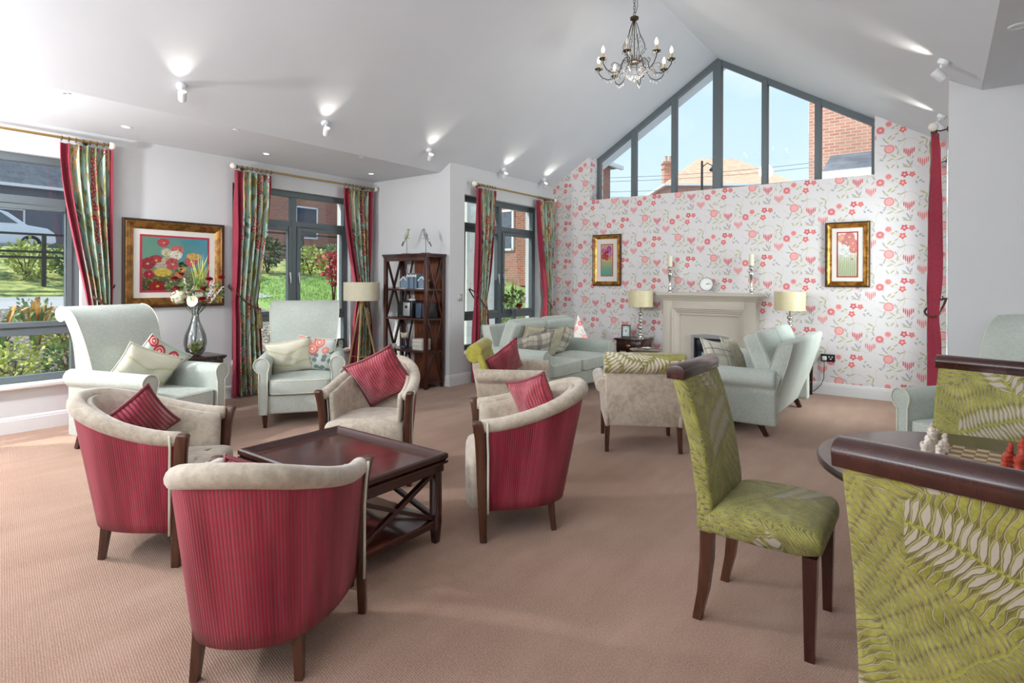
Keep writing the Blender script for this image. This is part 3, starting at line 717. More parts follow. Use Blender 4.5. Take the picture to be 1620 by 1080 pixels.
def window_unit(parent, T, w, h, glass=None):
    m = M()
    for s in (-1, 1): m.box((s * w / 2, 0, h / 2), (.07, .08, h + .07), T)
    for z in (0, h, h * .45): m.box((0, 0, z), (w, .08, .07), T)
    f = obj('window', m, UPVC, parent, smooth=False); m = M(); m.box((0, .0, h / 2), (w - .05, .03, h - .05), T); obj('pane', m, glass or DARKGL, f, smooth=False)
def house(name, label, loc, rz, w, d, he, hr, wallm, roofm, wins, hip=True, chim=()):
    """box house, roof ridge along local x; wins: (side, x, z, w, h)"""
    r = thing(name, label, 'building', loc, rz)
    m = M(); m.box((0, 0, he / 2), (w, d, he)); obj('wall', m, wallm, r, smooth=False)
    e = .35; i = d / 2 if hip else 0
    B = [(-w / 2 - e, -d / 2 - e, he), (w / 2 + e, -d / 2 - e, he), (w / 2 + e, d / 2 + e, he), (-w / 2 - e, d / 2 + e, he)]
    R = [(-w / 2 - (e if not hip else 0) + i, 0, hr), (w / 2 + (e if not hip else 0) - i, 0, hr)]
    m = M(); m.add(B + R, [(0, 1, 5, 4), (1, 2, 5), (2, 3, 4, 5), (3, 0, 4), (0, 3, 2, 1)]); obj('roof', m, roofm, r, smooth=False)
    m = M(); m.bar(B[0], B[1], .12, .14); m.bar(B[1], B[2], .12, .14); m.bar(B[3], B[0], .12, .14); obj('gutter', m, UPVC, r, smooth=False)
    for s, x, z, ww, hh in wins:
        T = {'f': Matrix.Translation((x, -d / 2 - .02, z)), 'r': Matrix.Translation((w / 2 + .02, x, z)) @ Matrix.Rotation(pi / 2, 4, 'Z'), 'l': Matrix.Translation((-w / 2 - .02, x, z)) @ Matrix.Rotation(pi / 2, 4, 'Z')}[s]
        window_unit(r, T, ww, hh)
    for cx, cy, cw, ct in chim:
        m = M(); m.box((cx, cy, (he + ct) / 2), (cw, cw * .8, ct - he)); m.box((cx, cy, ct - .12), (cw + .16, cw * .8 + .16, .12)); m.box((cx, cy, ct - .5), (cw + .12, cw * .8 + .12, .1)); c = obj('chimney', m, BRICKG, r, smooth=False)
        m = M()
        for q in (-1, 1): m.lathe([(.12, ct - .02), (.1, ct + .35), (.12, ct + .4)], (cx + q * cw * .22, cy, 0), 10)
        obj('chimney_pot', m, TILEO, c)
    return r
# ------------------------------------------------------------------ soft shapes
def puff(m, c, s, bulge=.02, n=7, r=.03, uv=True):
    """padded block: rounded sides, crowned top and bottom"""
    cx, cy, cz = c; a, b, h = s[0] / 2, s[1] / 2, s[2] / 2; rows = []
    K = 8 * n
    def rim(k, inset):
        t = 2 * pi * k / K; e = .22
        x = spow(cos(t), e) * (a - inset); y = spow(sin(t), e) * (b - inset); return x, y
    prof = []
    for i in range(5):
        t = pi / 2 * i / 4; prof.append((r * (1 - sin(t)), -h + r * (1 - cos(t))))
    prof = [(r * (1 - sin(pi / 2 * i / 4)), -(h - r) - r * cos(pi / 2 * i / 4)) for i in range(5)] + [(r * (1 - cos(pi / 2 * i / 4)), (h - r) + r * sin(pi / 2 * i / 4)) for i in range(5)]
    rings = []
    for f in (0.0, .4, .75): rings.append([(cx + rim(k, r)[0] * max(f, .01), cy + rim(k, r)[1] * max(f, .01), cz - h - bulge * .3 * (1 - f * f)) for k in range(K)])
    for ins, z in prof: rings.append([(cx + rim(k, ins)[0], cy + rim(k, ins)[1], cz + z) for k in range(K)])
    for f in (.9, .75, .4, 0.0): rings.append([(cx + rim(k, r)[0] * max(f, .01), cy + rim(k, r)[1] * max(f, .01), cz + h + bulge * (1 - f * f)) for k in range(K)])
    m.grid(rings, cu=True); return m
def rimloop(c, s, z, ins=0, n=56):
    return [(c[0] + spow(cos(2 * pi * k / n), .22) * (s[0] / 2 - ins), c[1] + spow(sin(2 * pi * k / n), .22) * (s[1] / 2 - ins), z) for k in range(n)]
def pillow_mesh(w, h, t, seed=0, n=14, wr=.012, sag=0.0):
    rnd = random.Random(seed); ph = [rnd.uniform(0, 6.28) for _ in range(6)]; m = M()
    for side in (1, -1):
        P = []; U = []
        for i in range(n + 1):
            row = []; ur = []
            for j in range(n + 1):
                u = -1 + 2 * j / n; v = -1 + 2 * i / n
                x = u * (1 - .09 * (1 - v * v)); z = v * (1 - .09 * (1 - u * u))
                th = max(0.0, (1 - u * u) * (1 - v * v)) ** .42 * t / 2
                th *= 1 + .10 * sin(4 * u + ph[0]) * cos(3 * v + ph[1])
                wv = wr * (1 - u * u) * (1 - v * v) * (sin(9 * u + 5 * v + ph[2]) + .6 * sin(13 * v - 7 * u + ph[3]))
                row.append((x * w / 2, side * (th + wv * .5), z * h / 2 - sag * (1 - u * u) * (v > .0) * v)); ur.append((j / n * w / .45, i / n * h / .45))
            P.append(row); U.append(ur)
        m.grid(P, uvs=U, flip=side > 0)
    rim = [(-1 + 2 * k / n, -1) for k in range(n)] + [(1, -1 + 2 * k / n) for k in range(n)] + [(1 - 2 * k / n, 1) for k in range(n)] + [(-1, 1 - 2 * k / n) for k in range(n)]
    pts = [(u * (1 - .09 * (1 - v * v)) * w / 2, 0, v * (1 - .09 * (1 - u * u)) * h / 2) for u, v in rim]
    return m, pts
def pillow(name, label, loc, rot, mt, w=.42, h=.42, t=.15, seed=0, pipe=None, group=None, tassel=False):
    """rot = (lean back, spin in its plane, heading)"""
    m, pts = pillow_mesh(w, h, t, seed)
    r = thing(name, label, 'cushion', loc, 0, group)
    r.matrix_world = Matrix.Translation(loc) @ Matrix.Rotation(rot[2], 4, 'Z') @ Matrix.Rotation(rot[0], 4, 'X') @ Matrix.Rotation(rot[1], 4, 'Y')
    obj('cushion_cover', m, mt, r, ang=180)
    if pipe:
        m = M(); m.tube(pts, .006 if not tassel else .009, 6, closed=True)
        if tassel:
            for k in range(len(pts)):
                for q in (0, .5):
                    p = Vector(pts[k]).lerp(Vector(pts[(k + 1) % len(pts)]), q); m.sphere(tuple(p * 1.012), .009, 5, 4)
        obj('edge_trim', m, pipe, r, ang=180)
    return r
def tapered_leg(m, x, y, z1, w1=.045, w0=.028, dx=0, dy=0):
    m.bar((x, y, z1), (x + dx, y + dy, 0), w1, w1, (0, 1, 0), w0, w0)

# ------------------------------------------------------------------ scroll-back armchair / sofa
def arc(cx, cz, r, a0, a1, n): return [(cx + r * cos(radians(a0 + (a1 - a0) * i / n)), cz + r * sin(radians(a0 + (a1 - a0) * i / n))) for i in range(n + 1)]
def smooth_poly(P, it=2):
    for _ in range(it):
        Q = []
        for i in range(len(P)):
            a = P[i]; b = P[(i + 1) % len(P)]; Q += [(a[0] * .75 + b[0] * .25, a[1] * .75 + b[1] * .25), (a[0] * .25 + b[0] * .75, a[1] * .25 + b[1] * .75)]
        P = Q
    return P
def sage_armchair(label, loc, rz, group='high-backed sage armchairs'):
    r = thing('high_back_armchair', label, 'armchair', loc, rz, group); hw = .30
    for a_, b_ in ((-hw - .035, -hw), (hw, hw + .035)): m = M(); m.prism([(-.02, .12), (-.82, .12), (-.875, .52), (-.84, .57), (-.02, .56)], a_, b_, 'x'); obj('side_panel', m, SAGE, r, bev=.008)
    m = M(); m.box((0, -.42, .205), (2 * hw, .78, .17)); obj('front_rail', m, SAGE, r, bev=.018, seg=3)
    for s in (-1, 1):
        cx = s * (hw + .018)
        prof = [(cx - s * .038, .12), (cx - s * .04, .50)] + [(cx + s * .012 + s * q * 1.0, z) for q, z in [(-.068 * cos(radians(a)), .572 + .068 * sin(radians(a))) for a in range(-10, 231, 20)]] + [(cx + s * .036, .50), (cx + s * .032, .12)]
        m = M(); m.prism(prof, 0, -.86, 'y'); a = obj('arm', m, SAGE, r, bev=.006)
        m = M(); m.tube([(x, .003, z) for x, z in prof[1:-1]], .0045, 6, caps=False); m.tube([(prof[0][0], .003, .12), (prof[1][0], .003, .5)], .0045, 6); m.tube([(prof[-1][0], .003, .12), (prof[-2][0], .003, .5)], .0045, 6); obj('piping', m, PIPING, a, ang=180)
    c = (0, -.325, .365); sz = (2 * hw - .04, .66, .145)
    m = M(); puff(m, c, sz, .018); q = obj('seat_cushion', m, SAGE, r, ang=180)
    for z in (.365 + .058, .365 - .058): m = M(); m.tube(rimloop(c, sz, z, .003), .0045, 6, closed=True); obj('piping', m, PIPING, q, ang=180)
    P = [(-.60, .30), (-.63, .50), (-.665, .70), (-.705, .85), (-.755, .98), (-.815, 1.07), (-.885, 1.118)] + [(-.965 + .062 * cos(radians(a)), 1.072 + .060 * sin(radians(a))) for a in range(80, 321, 20)] + [(-.895, 1.00), (-.86, .93), (-.835, .82), (-.84, .6), (-.87, .45), (-.82, .13), (-.76, .12), (-.68, .3)]
    P = smooth_poly(P, 1); B = hw - .006; T = hw + .042
    rows = [[(s * (B + (T - B) * min(1, max(0, (z - .5) / .5))), y, z) for y, z in P] for s in (-1, -.5, 0, .5, 1)]
    m = M(); m.grid(rows, cu=True); m.cap(rows[0]); m.cap(rows[-1], True); b = obj('backrest', m, SAGE, r, ang=60)
    for row in (rows[0], rows[-1]):
        s = -1 if row is rows[0] else 1
        m = M(); m.tube([(p[0] + s * .001, p[1], p[2]) for p in row if p[2] > .5], .0045, 6); obj('piping', m, PIPING, b, ang=180)
    for x in (-hw, hw):
        m = M(); tapered_leg(m, x, -.035, .13, .05, .028, 0, 0); obj('leg', m, MAHOG, r)
        m = M(); m.bar((x, -.76, .16), (x, -.83, 0), .05, .045, (1, 0, 0), .034, .034); obj('leg', m, MAHOG, r)
    return r
def sofa(label, loc, rz, w=1.72, group='two-seat sage sofas'):
    r = thing('sofa', label, 'sofa', loc, rz, group); hw = w / 2 - .13; B = hw + .06
    sp = [(-.02, .10), (-.70, .10), (-.84, .52), (-.80, .56), (-.02, .54)]
    m = M(); m.prism(sp, -B, -B + .08, 'x'); m.prism(sp, B - .08, B, 'x'); m.box((0, -.36, .19), (2 * hw, .68, .18)); obj('base', m, SAGE, r, bev=.015)
    for s in (-1, 1):
        cx = s * hw; prof = [(cx - s * .045, .10), (cx - s * .05, .44)] + [(cx + s * .03 + s * q, z) for q, z in [(-.09 * cos(radians(a)), .50 + .09 * sin(radians(a))) for a in range(-10, 221, 18)]] + [(cx + s * .062, .42), (cx + s * .058, .10)]
        m = M(); m.prism(prof, 0, -.80, 'y'); a = obj('arm', m, SAGE, r, bev=.02, seg=3)
        m = M(); m.tube([(x, .002, z) for x, z in prof], .004, 6, caps=False); obj('piping', m, PIPING, a, ang=180)
    n = 2; cw = (2 * hw - .1) / n
    for i in range(n):
        x = -hw + .05 + cw * (i + .5); c = (x, -.27, .355); sz = (cw - .006, .60, .15); m = M(); puff(m, c, sz, .025); q = obj('seat_cushion', m, SAGE, r, ang=180)
        for z in (.355 + .06, .355 - .06): m = M(); m.tube(rimloop(c, sz, z, .003), .004, 6, closed=True); obj('piping', m, PIPING, q, ang=180)
    P = [(-.62, .30), (-.74, .60), (-.81, .80), (-.825, .82), (-.91, .83), (-.925, .815), (-.885, .64), (-.80, .36), (-.70, .10), (-.62, .10)]
    rows = [[(x, y, z) for y, z in P] for x in (-hw - .03, 0, hw + .03)]
    m = M(); m.grid(rows, cu=True); m.cap(rows[0]); m.cap(rows[-1], True); b = obj('backrest', m, SAGE, r, bev=.012)
    for row in (rows[0], rows[-1]): m = M(); m.tube([p for p in row[1:8]], .004, 6); obj('piping', m, PIPING, b, ang=180)
    for i in range(n):
        x = -hw + .05 + cw * (i + .5); m = M(); puff(m, (0, 0, 0), (cw - .01, .48, .16), .03, r=.03)
        T = Matrix.Translation((x, -.64, .66)) @ Matrix.Rotation(radians(68), 4, 'X'); m.v = [tuple(T @ Vector(v)) for v in m.v]
        q = obj('back_cushion', m, SAGE, r, ang=180); 
        for z in (.05, -.05): m = M(); m.tube([tuple(T @ Vector(v)) for v in rimloop((0, 0, 0), (cw - .01, .48), z, .002)], .004, 6, closed=True); obj('piping', m, PIPING, q, ang=180)
    for x in (-hw - .0, hw + .0):
        m = M(); m.bar((x, -.06, .12), (x, -.05, 0), .055, .055, (1, 0, 0), .035, .035); obj('leg', m, MAHOG, r)
        m = M(); m.bar((x, -.66, .12), (x, -.72, 0), .06, .05, (1, 0, 0), .04, .035); obj('leg', m, MAHOG, r)
    return r
def velvet_chair(label, loc, rz, pad=None, group='beige armchairs with chartreuse roll backs'):
    """origin on the floor midway between the rear feet"""
    r = thing('roll_back_armchair', label, 'armchair', loc, rz, group); hw = .30
    m = M(); m.box((0, .27, .27), (2 * hw, .56, .13)); obj('base', m, VELVET, r, bev=.015)
    c = (0, .30, .375); m = M(); puff(m, c, (2 * hw - .06, .54, .12), .02); obj('seat_cushion', m, VELVET, r, ang=180)
    for s in (-1, 1):
        cx = s * (hw - .0); prof = [(cx - s * .03, .205), (cx - s * .03, .47)] + [(cx + s * .022 + s * q, z) for q, z in [(-.055 * cos(radians(a)), .525 + .055 * sin(radians(a))) for a in range(-10, 231, 20)]] + [(cx + s * .02, .46), (cx + s * .0, .205)]
        m = M(); m.prism(prof, -.04, .56, 'y'); a = obj('arm', m, VELVET, r, bev=.01, seg=3)
    P = [(.06, .25), (.035, .45), (.0, .60), (-.02, .66), (-.09, .68), (-.085, .58), (-.05, .4), (-.025, .205), (.06, .205)]
    rows = [[(x, y, z) for y, z in P] for x in (-hw, 0, hw)]; m = M(); m.grid(rows, cu=True); m.cap(rows[0]); m.cap(rows[-1], True); obj('back_shell', m, VELVET, r, bev=.01)
    P = smooth_poly([(.085, .43), (.05, .56), (.015, .66), (-.005, .715)] + [(-.065 + .08 * cos(radians(a)), .712 + .084 * sin(radians(a))) for a in range(20, 291, 20)] + [(-.03, .645), (.0, .56), (.03, .43)], 1)
    rows = [[(x, y, z) for y, z in P] for x in (-hw - .012, -hw / 2, 0, hw / 2, hw + .012)]; m = M(); m.grid(rows, cu=True); m.cap(rows[0]); m.cap(rows[-1], True); obj('roll_back_pad', m, pad or FERNR, r, bev=.012)
    for x in (-hw + .02, hw - .02):
        for y, z in ((.0, .21), (.53, .21)): m = M(); m.bar((x, y, z), (x * 1.02, y + (-.015 if y < .1 else .0), 0), .04, .04, (1, 0, 0), .03, .03); obj('leg', m, WALNUT, r)
    return r
# ------------------------------------------------------------------ tub chair
def tub_chair(label, loc, rz, group='raspberry and beige tub chairs'):
    """origin on the floor midway between the front posts"""
    r = thing('tub_chair', label, 'armchair', loc, rz, group); N = 44
    TH_ = [pi * j / N for j in range(N + 1)]; e = 2 / 2.5
    def plan(t, k, off=0):
        a = .272 + .043 * k - off; b = .47 + .12 * k - off
        return a * spow(cos(t), e), -b * spow(sin(t), e)
    H = lambda t: .63 + .155 * sin(t) ** 1.3
    def surf(off, zb, top, n=9, u0=0):
        P = []; U = []; per = [0]
        for j in range(N):
            p = plan(TH_[j], 1); q = plan(TH_[j + 1], 1); per.append(per[-1] + hypot(p[0] - q[0], p[1] - q[1]))
        for i in range(n + 1):
            row = []; ur = []
            for j, t in enumerate(TH_):
                z1 = H(t) - top; z = zb + (z1 - zb) * i / n; k = max(0, (z - .15) / .6); x, y = plan(t, k, off); row.append((x, y, z)); ur.append((per[j], z))
            P.append(row); U.append(ur)
        return P, U
    P, U = surf(0, .15, .035); m = M(); m.grid(P, uvs=U, flip=True); rib = obj('outer_back', m, RIB, r, ang=180); so = rib.modifiers.new('solid', 'SOLIDIFY'); so.thickness = .012; so.offset = -1
    m = M(); ring = P[0]
    m.cap([(p[0] * .98, p[1] * .98, .155) for p in ring]); obj('underside', m, BLACKM, r, smooth=False)
    P, U = surf(.055, .30, .03); m = M(); m.grid(P, uvs=U); o = obj('inner_back', m, VELVET, r, ang=180); so = o.modifiers.new('solid', 'SOLIDIFY'); so.thickness = .03; so.offset = -1
    path = []; rad = []
    for t in TH_:
        x, y = plan(t, (H(t) - .15) / .6, .026); path.append((x, y, H(t) - .036)); rad.append(.036 + .004 * sin(t))
    path = [(path[0][0], .012, path[0][2])] + path + [(path[-1][0], .012, path[-1][2])]; rad = [.030] + rad + [.030]
    m = M(); m.tube(path, rad, 14); obj('top_roll', m, VELVET, r, ang=180)
    for s in (-1, 1):
        m = M(); pts = [(s * .296, -.004, .0, .016, .018), (s * .290, .0, .16, .018, .023), (s * .282, .004, .30, .019, .026), (s * .284, .008, .42, .019, .027), (s * .292, .014, .53, .020, .028), (s * .300, .022, .585, .021, .028), (s * .307, .030, .615, .023, .026), (s * .308, .028, .628, .019, .020)]
        rows = [[(x - a, y - b, z), (x + a, y - b, z), (x + a, y + b, z), (x - a, y + b, z)] for x, y, z, a, b in pts]
        m.grid(rows, cu=True); m.cap(rows[0]); m.cap(rows[-1], True); obj('front_post', m, WALNUT, r, bev=.006, seg=2)
        m = M(); m.bar((s * .165, -.375, .17), (s * .175, -.392, 0), .038, .036, (1, 0, 0), .027, .027); obj('rear_leg', m, WALNUT, r)
        m = M(); x0 = [(s * (.308 + .0), -.028, z) if z < .5 else (s * (.308 + (z - .5) * .12), -.024, z) for z in (.15, .3, .45, .55, .62)]; m.tube(x0, .006, 6); obj('piping', m, PIPING, r, ang=180); m = M(); m.tube([(s * (abs(x) - .05), y + .006, z) for x, y, z in x0[1:]], .005, 6); obj('piping', m, PIPING, r, ang=180)
    # padded seat with a waterfall front
    rows = []
    def seatrow(z, ins, dome=0):
        out = []
        for j in range(64):
            t = 2 * pi * j / 64; x = (.262 - ins) * spow(cos(t), .55); y = (.44 - ins) * spow(sin(t), .55)
            yy = -y * .62 if sin(t) >= 0 else -y * .20
            yy = -(.44 - ins) * spow(sin(t), .8) if sin(t) > 0 else (.085 - ins * .6) * abs(spow(sin(t), .35))
            out.append((x, yy, z))
        return out
    for z, i in ((.155, .012), (.17, .002), (.25, .0), (.36, .0), (.395, .004), (.415, .018), (.428, .05), (.438, .12), (.442, .2)): rows.append(seatrow(z, i))
    m = M(); m.grid(rows, cu=True); m.cap(rows[0]); m.cap(rows[-1], True); obj('seat', m, VELVET, r, ang=180)
    return r
# ------------------------------------------------------------------ dining chair
def dining_chair(label, loc, rz, group='chartreuse fern dining chairs'):
    """origin on the floor midway between the front feet"""
    r = thing('dining_chair', label, 'chair', loc, rz, group)
    P = smooth_poly([(.035, .365), (.045, .43), (.02, .475), (-.20, .485), (-.36, .47), (-.40, .36), (-.2, .355)], 2)
    rows = [[(x * (1.0 if y > -.2 else .97), y, z) for y, z in P] for x in (-.222, -.2, 0, .2, .222)]
    for k in (0, 4): rows[k] = [(p[0], (p[1] + .18) * .96 - .18, (p[2] - .42) * .82 + .42) for p in rows[k]]
    m = M(); m.grid(rows, cu=True); m.cap(rows[0]); m.cap(rows[-1], True); obj('seat', m, FERN, r, ang=70)
    P = [(-.335, .36), (-.345, .5), (-.375, .7), (-.415, .85), (-.455, .965), (-.515, .965), (-.48, .85), (-.44, .7), (-.41, .5), (-.405, .36)]
    rows = [[(x, y, z) for y, z in P] for x in (-.215, 0, .215)]; m = M(); m.grid(rows, cu=True); m.cap(rows[0]); m.cap(rows[-1], True); obj('backrest', m, FERN, r, bev=.016, seg=3)
    Q = [(-.49 + .040 * cos(radians(a)), .985 + .03 * sin(radians(a))) for a in range(-25, 206, 15)] + [(-.526, .955), (-.452, .955)]
    m = M(); m.prism(Q, -.226, .226, 'x'); obj('top_rail', m, MAHOG, r, bev=.004)
    for x in (-.195, .195):
        m = M(); m.bar((x, -.0, .37), (x * 1.03, .0, 0), .048, .048, (1, 0, 0), .032, .032); obj('leg', m, MAHOG, r)
        rows = [[(x * .93 + i * a, y + j * a, z) for i, j in ((-1, -1), (1, -1), (1, 1), (-1, 1))] for z, y, a in ((.37, -.37, .024), (.25, -.372, .023), (.12, -.385, .02), (0, -.41, .016))]
        m = M(); m.grid(rows, cu=True); m.cap(rows[0]); m.cap(rows[-1], True); obj('leg', m, WALNUT, r)
    return r

# ------------------------------------------------------------------ seats in place
D2 = radians
tub_chair('raspberry ribbed tub chair in the foreground with its back to the camera', (-2.115, 1.325, 0), face(-.62, .785))
tub_chair('raspberry ribbed tub chair left of the coffee table, in front of a sage armchair', (-3.08, 1.43, 0), face(.72, .69))
tub_chair('beige tub chair facing the camera from behind the coffee table, tilted red cushion in it', (-3.04, 2.45, 0), face(.54, -.84))
tub_chair('raspberry ribbed tub chair right of the coffee table, seen from its side', (-2.09, 2.50, 0), face(-.74, -.67))
sage_armchair('pale sage scroll-back armchair at the far left beside the big window', (-4.81, 2.12, 0), face(.955, .297))
sage_armchair('pale sage high-back armchair in front of the second window', (-4.735, 3.065, 0), face(.806, -.592))
sage_armchair('pale sage armchair at the right edge behind the fern dining chair', (.04, 4.47, 0), face(-.63, -.78))
sofa('sage sofa under the third window with plaid and taupe cushions', (-3.42, 5.97, 0), face(1, 0))
sofa('sage sofa with its end to the camera, right of the fireplace', (-1.93, 6.08, 0), face(-1, 0))
velvet_chair('beige velvet armchair with chartreuse rolled back, seen from behind', (-1.885, 4.26, 0), face(-.52, .854))
velvet_chair('beige velvet armchair with chartreuse rolled back and a red cushion, seen from its side', (-3.37, 4.12, 0), face(.86, .51), CHARTR)
dining_chair('chartreuse fern-pattern dining chair standing left of the round table', (-.37, 2.478, 0), face(1, .0))
dining_chair('chartreuse fern-pattern dining chair cut off by the lower right corner, back to the camera', (.15, 1.86, 0), face(.225, .974))
dining_chair('chartreuse fern-pattern dining chair on the far side of the chess table', (.08, 2.81, 0), face(-.257, -.966))

# cushions
def lean(name, label, loc, head, mt, lean_=18, spin=0, **k):
    pillow(name, label, loc, (radians(-lean_), radians(spin), head), mt, **k)
hB = face(.72, .69); hC = face(.54, -.84); hD = face(-.74, -.67); hA = face(-.62, .785)
def off(o, h, fwd, right, z):  # point relative to a seat: forward / to its right
    fx, fy = -sin(h), cos(h); return (o[0] + fx * fwd + fy * right, o[1] + fy * fwd - fx * right, z)
lean('scatter_cushion', 'red striped cushion in the tub chair left of the coffee table', off((-3.08, 1.43), hB, -.33, .0, .60), face(.95, .1), CUSHRIB, 20, 40, w=.32, h=.32, t=.12, seed=3, pipe=CUSHRIB, tassel=True, group='red striped velvet cushions')
lean('scatter_cushion', 'red striped cushion balanced on its corner in the tub chair facing the camera', off((-3.04, 2.45), hC, -.33, .0, .66), hC, CUSHRIB, 20, 27, w=.40, h=.36, t=.13, seed=5, pipe=CUSHRIB, tassel=True, group='red striped velvet cushions')
lean('scatter_cushion', 'red striped cushion in the tub chair right of the coffee table', off((-2.09, 2.50), hD, -.33, .08, .62), hD + .70, CUSHRIB, 16, 18, w=.34, h=.35, t=.13, seed=8, pipe=CUSHRIB, tassel=True, group='red striped velvet cushions')
lean('scatter_cushion', 'red striped cushion barely showing inside the foreground tub chair', off((-2.115, 1.325), hA, -.30, -.02, .545), hA, CUSHRIB, 18, 10, w=.30, h=.30, t=.12, seed=9, pipe=CUSHRIB, tassel=True, group='red striped velvet cushions')
hE = face(.955, .297); hF = face(.806, -.592); hG = face(-.63, -.78); hJ = face(1, 0); hK = face(-1, 0); hH = face(.86, .51)
lean('scatter_cushion', 'cream embroidered cushion on the far left sage armchair', off((-4.81, 2.12), hE, -.46, .02, .61), hE - .55, EMBR, 28, -26, w=.44, h=.40, t=.15, seed=11, pipe=PIPING)
lean('scatter_cushion', 'duck-egg floral cushion behind the cream one on the far left sage armchair', off((-4.81, 2.12), hE, -.52, -.12, .63), hE - .35, FLOR2, 22, -34, w=.42, h=.42, t=.13, seed=12, pipe=PIPING)
lean('scatter_cushion', 'cream embroidered cushion on the sage armchair by the second window', off((-4.735, 3.065), hF, -.38, .11, .60), hF + .1, EMBR, 22, 10, w=.42, h=.37, t=.14, seed=13, pipe=PIPING)
lean('scatter_cushion', 'coral floral cushion on the sage armchair by the second window', off((-4.735, 3.065), hF, -.42, -.13, .61), hF - .1, FLOR1, 18, -8, w=.36, h=.38, t=.12, seed=14, pipe=PIPING)
lean('scatter_cushion', 'cream cushion on the right-hand sage armchair', off((.04, 4.47), hG, -.50, .17, .63), hG + .2, EMBR, 18, 12, w=.40, h=.38, t=.14, seed=15, pipe=PIPING)
lean('scatter_cushion', 'sage leaf-print cushion at the right edge of the right-hand armchair', off((.04, 4.47), hG, -.52, -.16, .66), hG - .2, YELC, 16, 20, w=.40, h=.40, t=.13, seed=16, pipe=PIPING)
cx = -3.42
for k, (y, f, z, mt, sp, ln, hd, lb, w) in enumerate(((5.36, -.46, .56, PLAID, 14, 30, -.25, 'plaid cushion nearest the near arm of the sofa under the window', .36), (5.58, -.36, .585, PLAID, 8, 26, -.3, 'plaid cushion leaning on a taupe one on the sofa under the window', .38),
        (5.62, -.50, .62, TAUPEC, -6, 18, 0, 'taupe damask cushion behind the plaid ones on the sofa', .42), (5.84, -.36, .60, TAUPEC, 4, 24, .1, 'taupe damask cushion standing in the middle of the sofa', .42), (6.22, -.42, .60, PLAID, -10, 24, .25, 'plaid cushion on the far half of the sofa under the window', .40))):
    lean('scatter_cushion', lb, (cx + f, y, z), hJ + hd, mt, ln, sp, w=w, h=w, t=.13, seed=20 + k, pipe=mt)
lean('scatter_cushion', 'cream windowpane-check cushion on the sofa right of the fireplace', (-1.70, 5.60, .61), hK - .3, PLAID2, 28, 12, w=.40, h=.38, t=.13, seed=31, pipe=PIPING)
lean('scatter_cushion', 'pale cushion tucked behind the check one on the right-hand sofa', (-1.66, 5.95, .60), hK, TAUPEC, 24, 8, w=.40, h=.38, t=.13, seed=32, pipe=PIPING)
lean('scatter_cushion', 'red cushion in the beige armchair seen from its side', off((-3.37, 4.12), hH, .17, .05, .60), hH - .65, CUSHRIB, 20, 32, w=.38, h=.36, t=.12, seed=33, pipe=RIBP)
# ------------------------------------------------------------------ coffee table
r = thing('coffee_table', 'dark mahogany tray-top coffee table with crossed side braces between the tub chairs', 'table', (-2.5, 1.865, 0))
W, D = .92, .63; m = M(); m.box((0, 0, .428), (W - .10, D - .10, .012)); obj('table_top', m, MAHOGX, r, smooth=False)
def frame_loop(prof, w, d):
    """mitred frame in plan: prof = list of (inset, z)"""
    rows = []
    for sx, sy in ((-1, -1), (1, -1), (1, 1), (-1, 1)): rows.append([(sx * (w / 2 - i), sy * (d / 2 - i), z) for i, z in prof])
    return rows
m = M(); m.grid(frame_loop([(0, .435), (0, .455), (.008, .462), (.022, .462), (.034, .450), (.046, .440), (.055, .434), (.055, .420), (.012, .420), (.006, .428)], W, D), cu=True, cv=True); obj('tray_rim', m, MAHOG, r, smooth=False)
m = M(); m.grid(frame_loop([(.008, .405), (.0, .41), (.0, .422), (.03, .422), (.03, .405)], W, D), cu=True, cv=True); m.grid(frame_loop([(.02, .365), (.016, .37), (.016, .407), (.04, .407), (.04, .365)], W, D), cu=True, cv=True); obj('apron', m, MAHOG, r, smooth=False)
for sx in (-1, 1):
    for sy in (-1, 1):
        m = M(); x, y = sx * (W / 2 - .045), sy * (D / 2 - .045); m.bar((x, y, .40), (x, y, .1), .046, .046, (0, 1, 0)); m.bar((x, y, .1), (x, y, 0), .046, .046, (0, 1, 0), .032, .032); obj('leg', m, MAHOG, r, bev=.003)
m = M(); m.box((0, 0, .115), (W - .06, D - .06, .018)); obj('lower_shelf', m, MAHOGX, r, bev=.003); m = M(); m.grid(frame_loop([(.03, .085), (.03, .108), (.05, .108), (.05, .085)], W, D), cu=True, cv=True); obj('shelf_rail', m, MAHOG, r, smooth=False)
for s in (-1, 1):
    m = M(); y = D / 2 - .065
    m.bar((s * (W / 2 - .045), -y, .13), (s * (W / 2 - .045), y, .365), .022, .03, (1, 0, 0)); m.bar((s * (W / 2 - .046), y, .13), (s * (W / 2 - .046), -y, .365), .02, .03, (1, 0, 0)); obj('cross_brace', m, MAHOG, r, bev=.003)
    m = M(); x = W / 2 - .065
    m.bar((-x, s * (D / 2 - .045), .13), (x, s * (D / 2 - .045), .365), .022, .03, (0, 1, 0)); m.bar((x, s * (D / 2 - .046), .13), (-x, s * (D / 2 - .046), .365), .02, .03, (0, 1, 0)); obj('cross_brace', m, MAHOG, r, bev=.003)

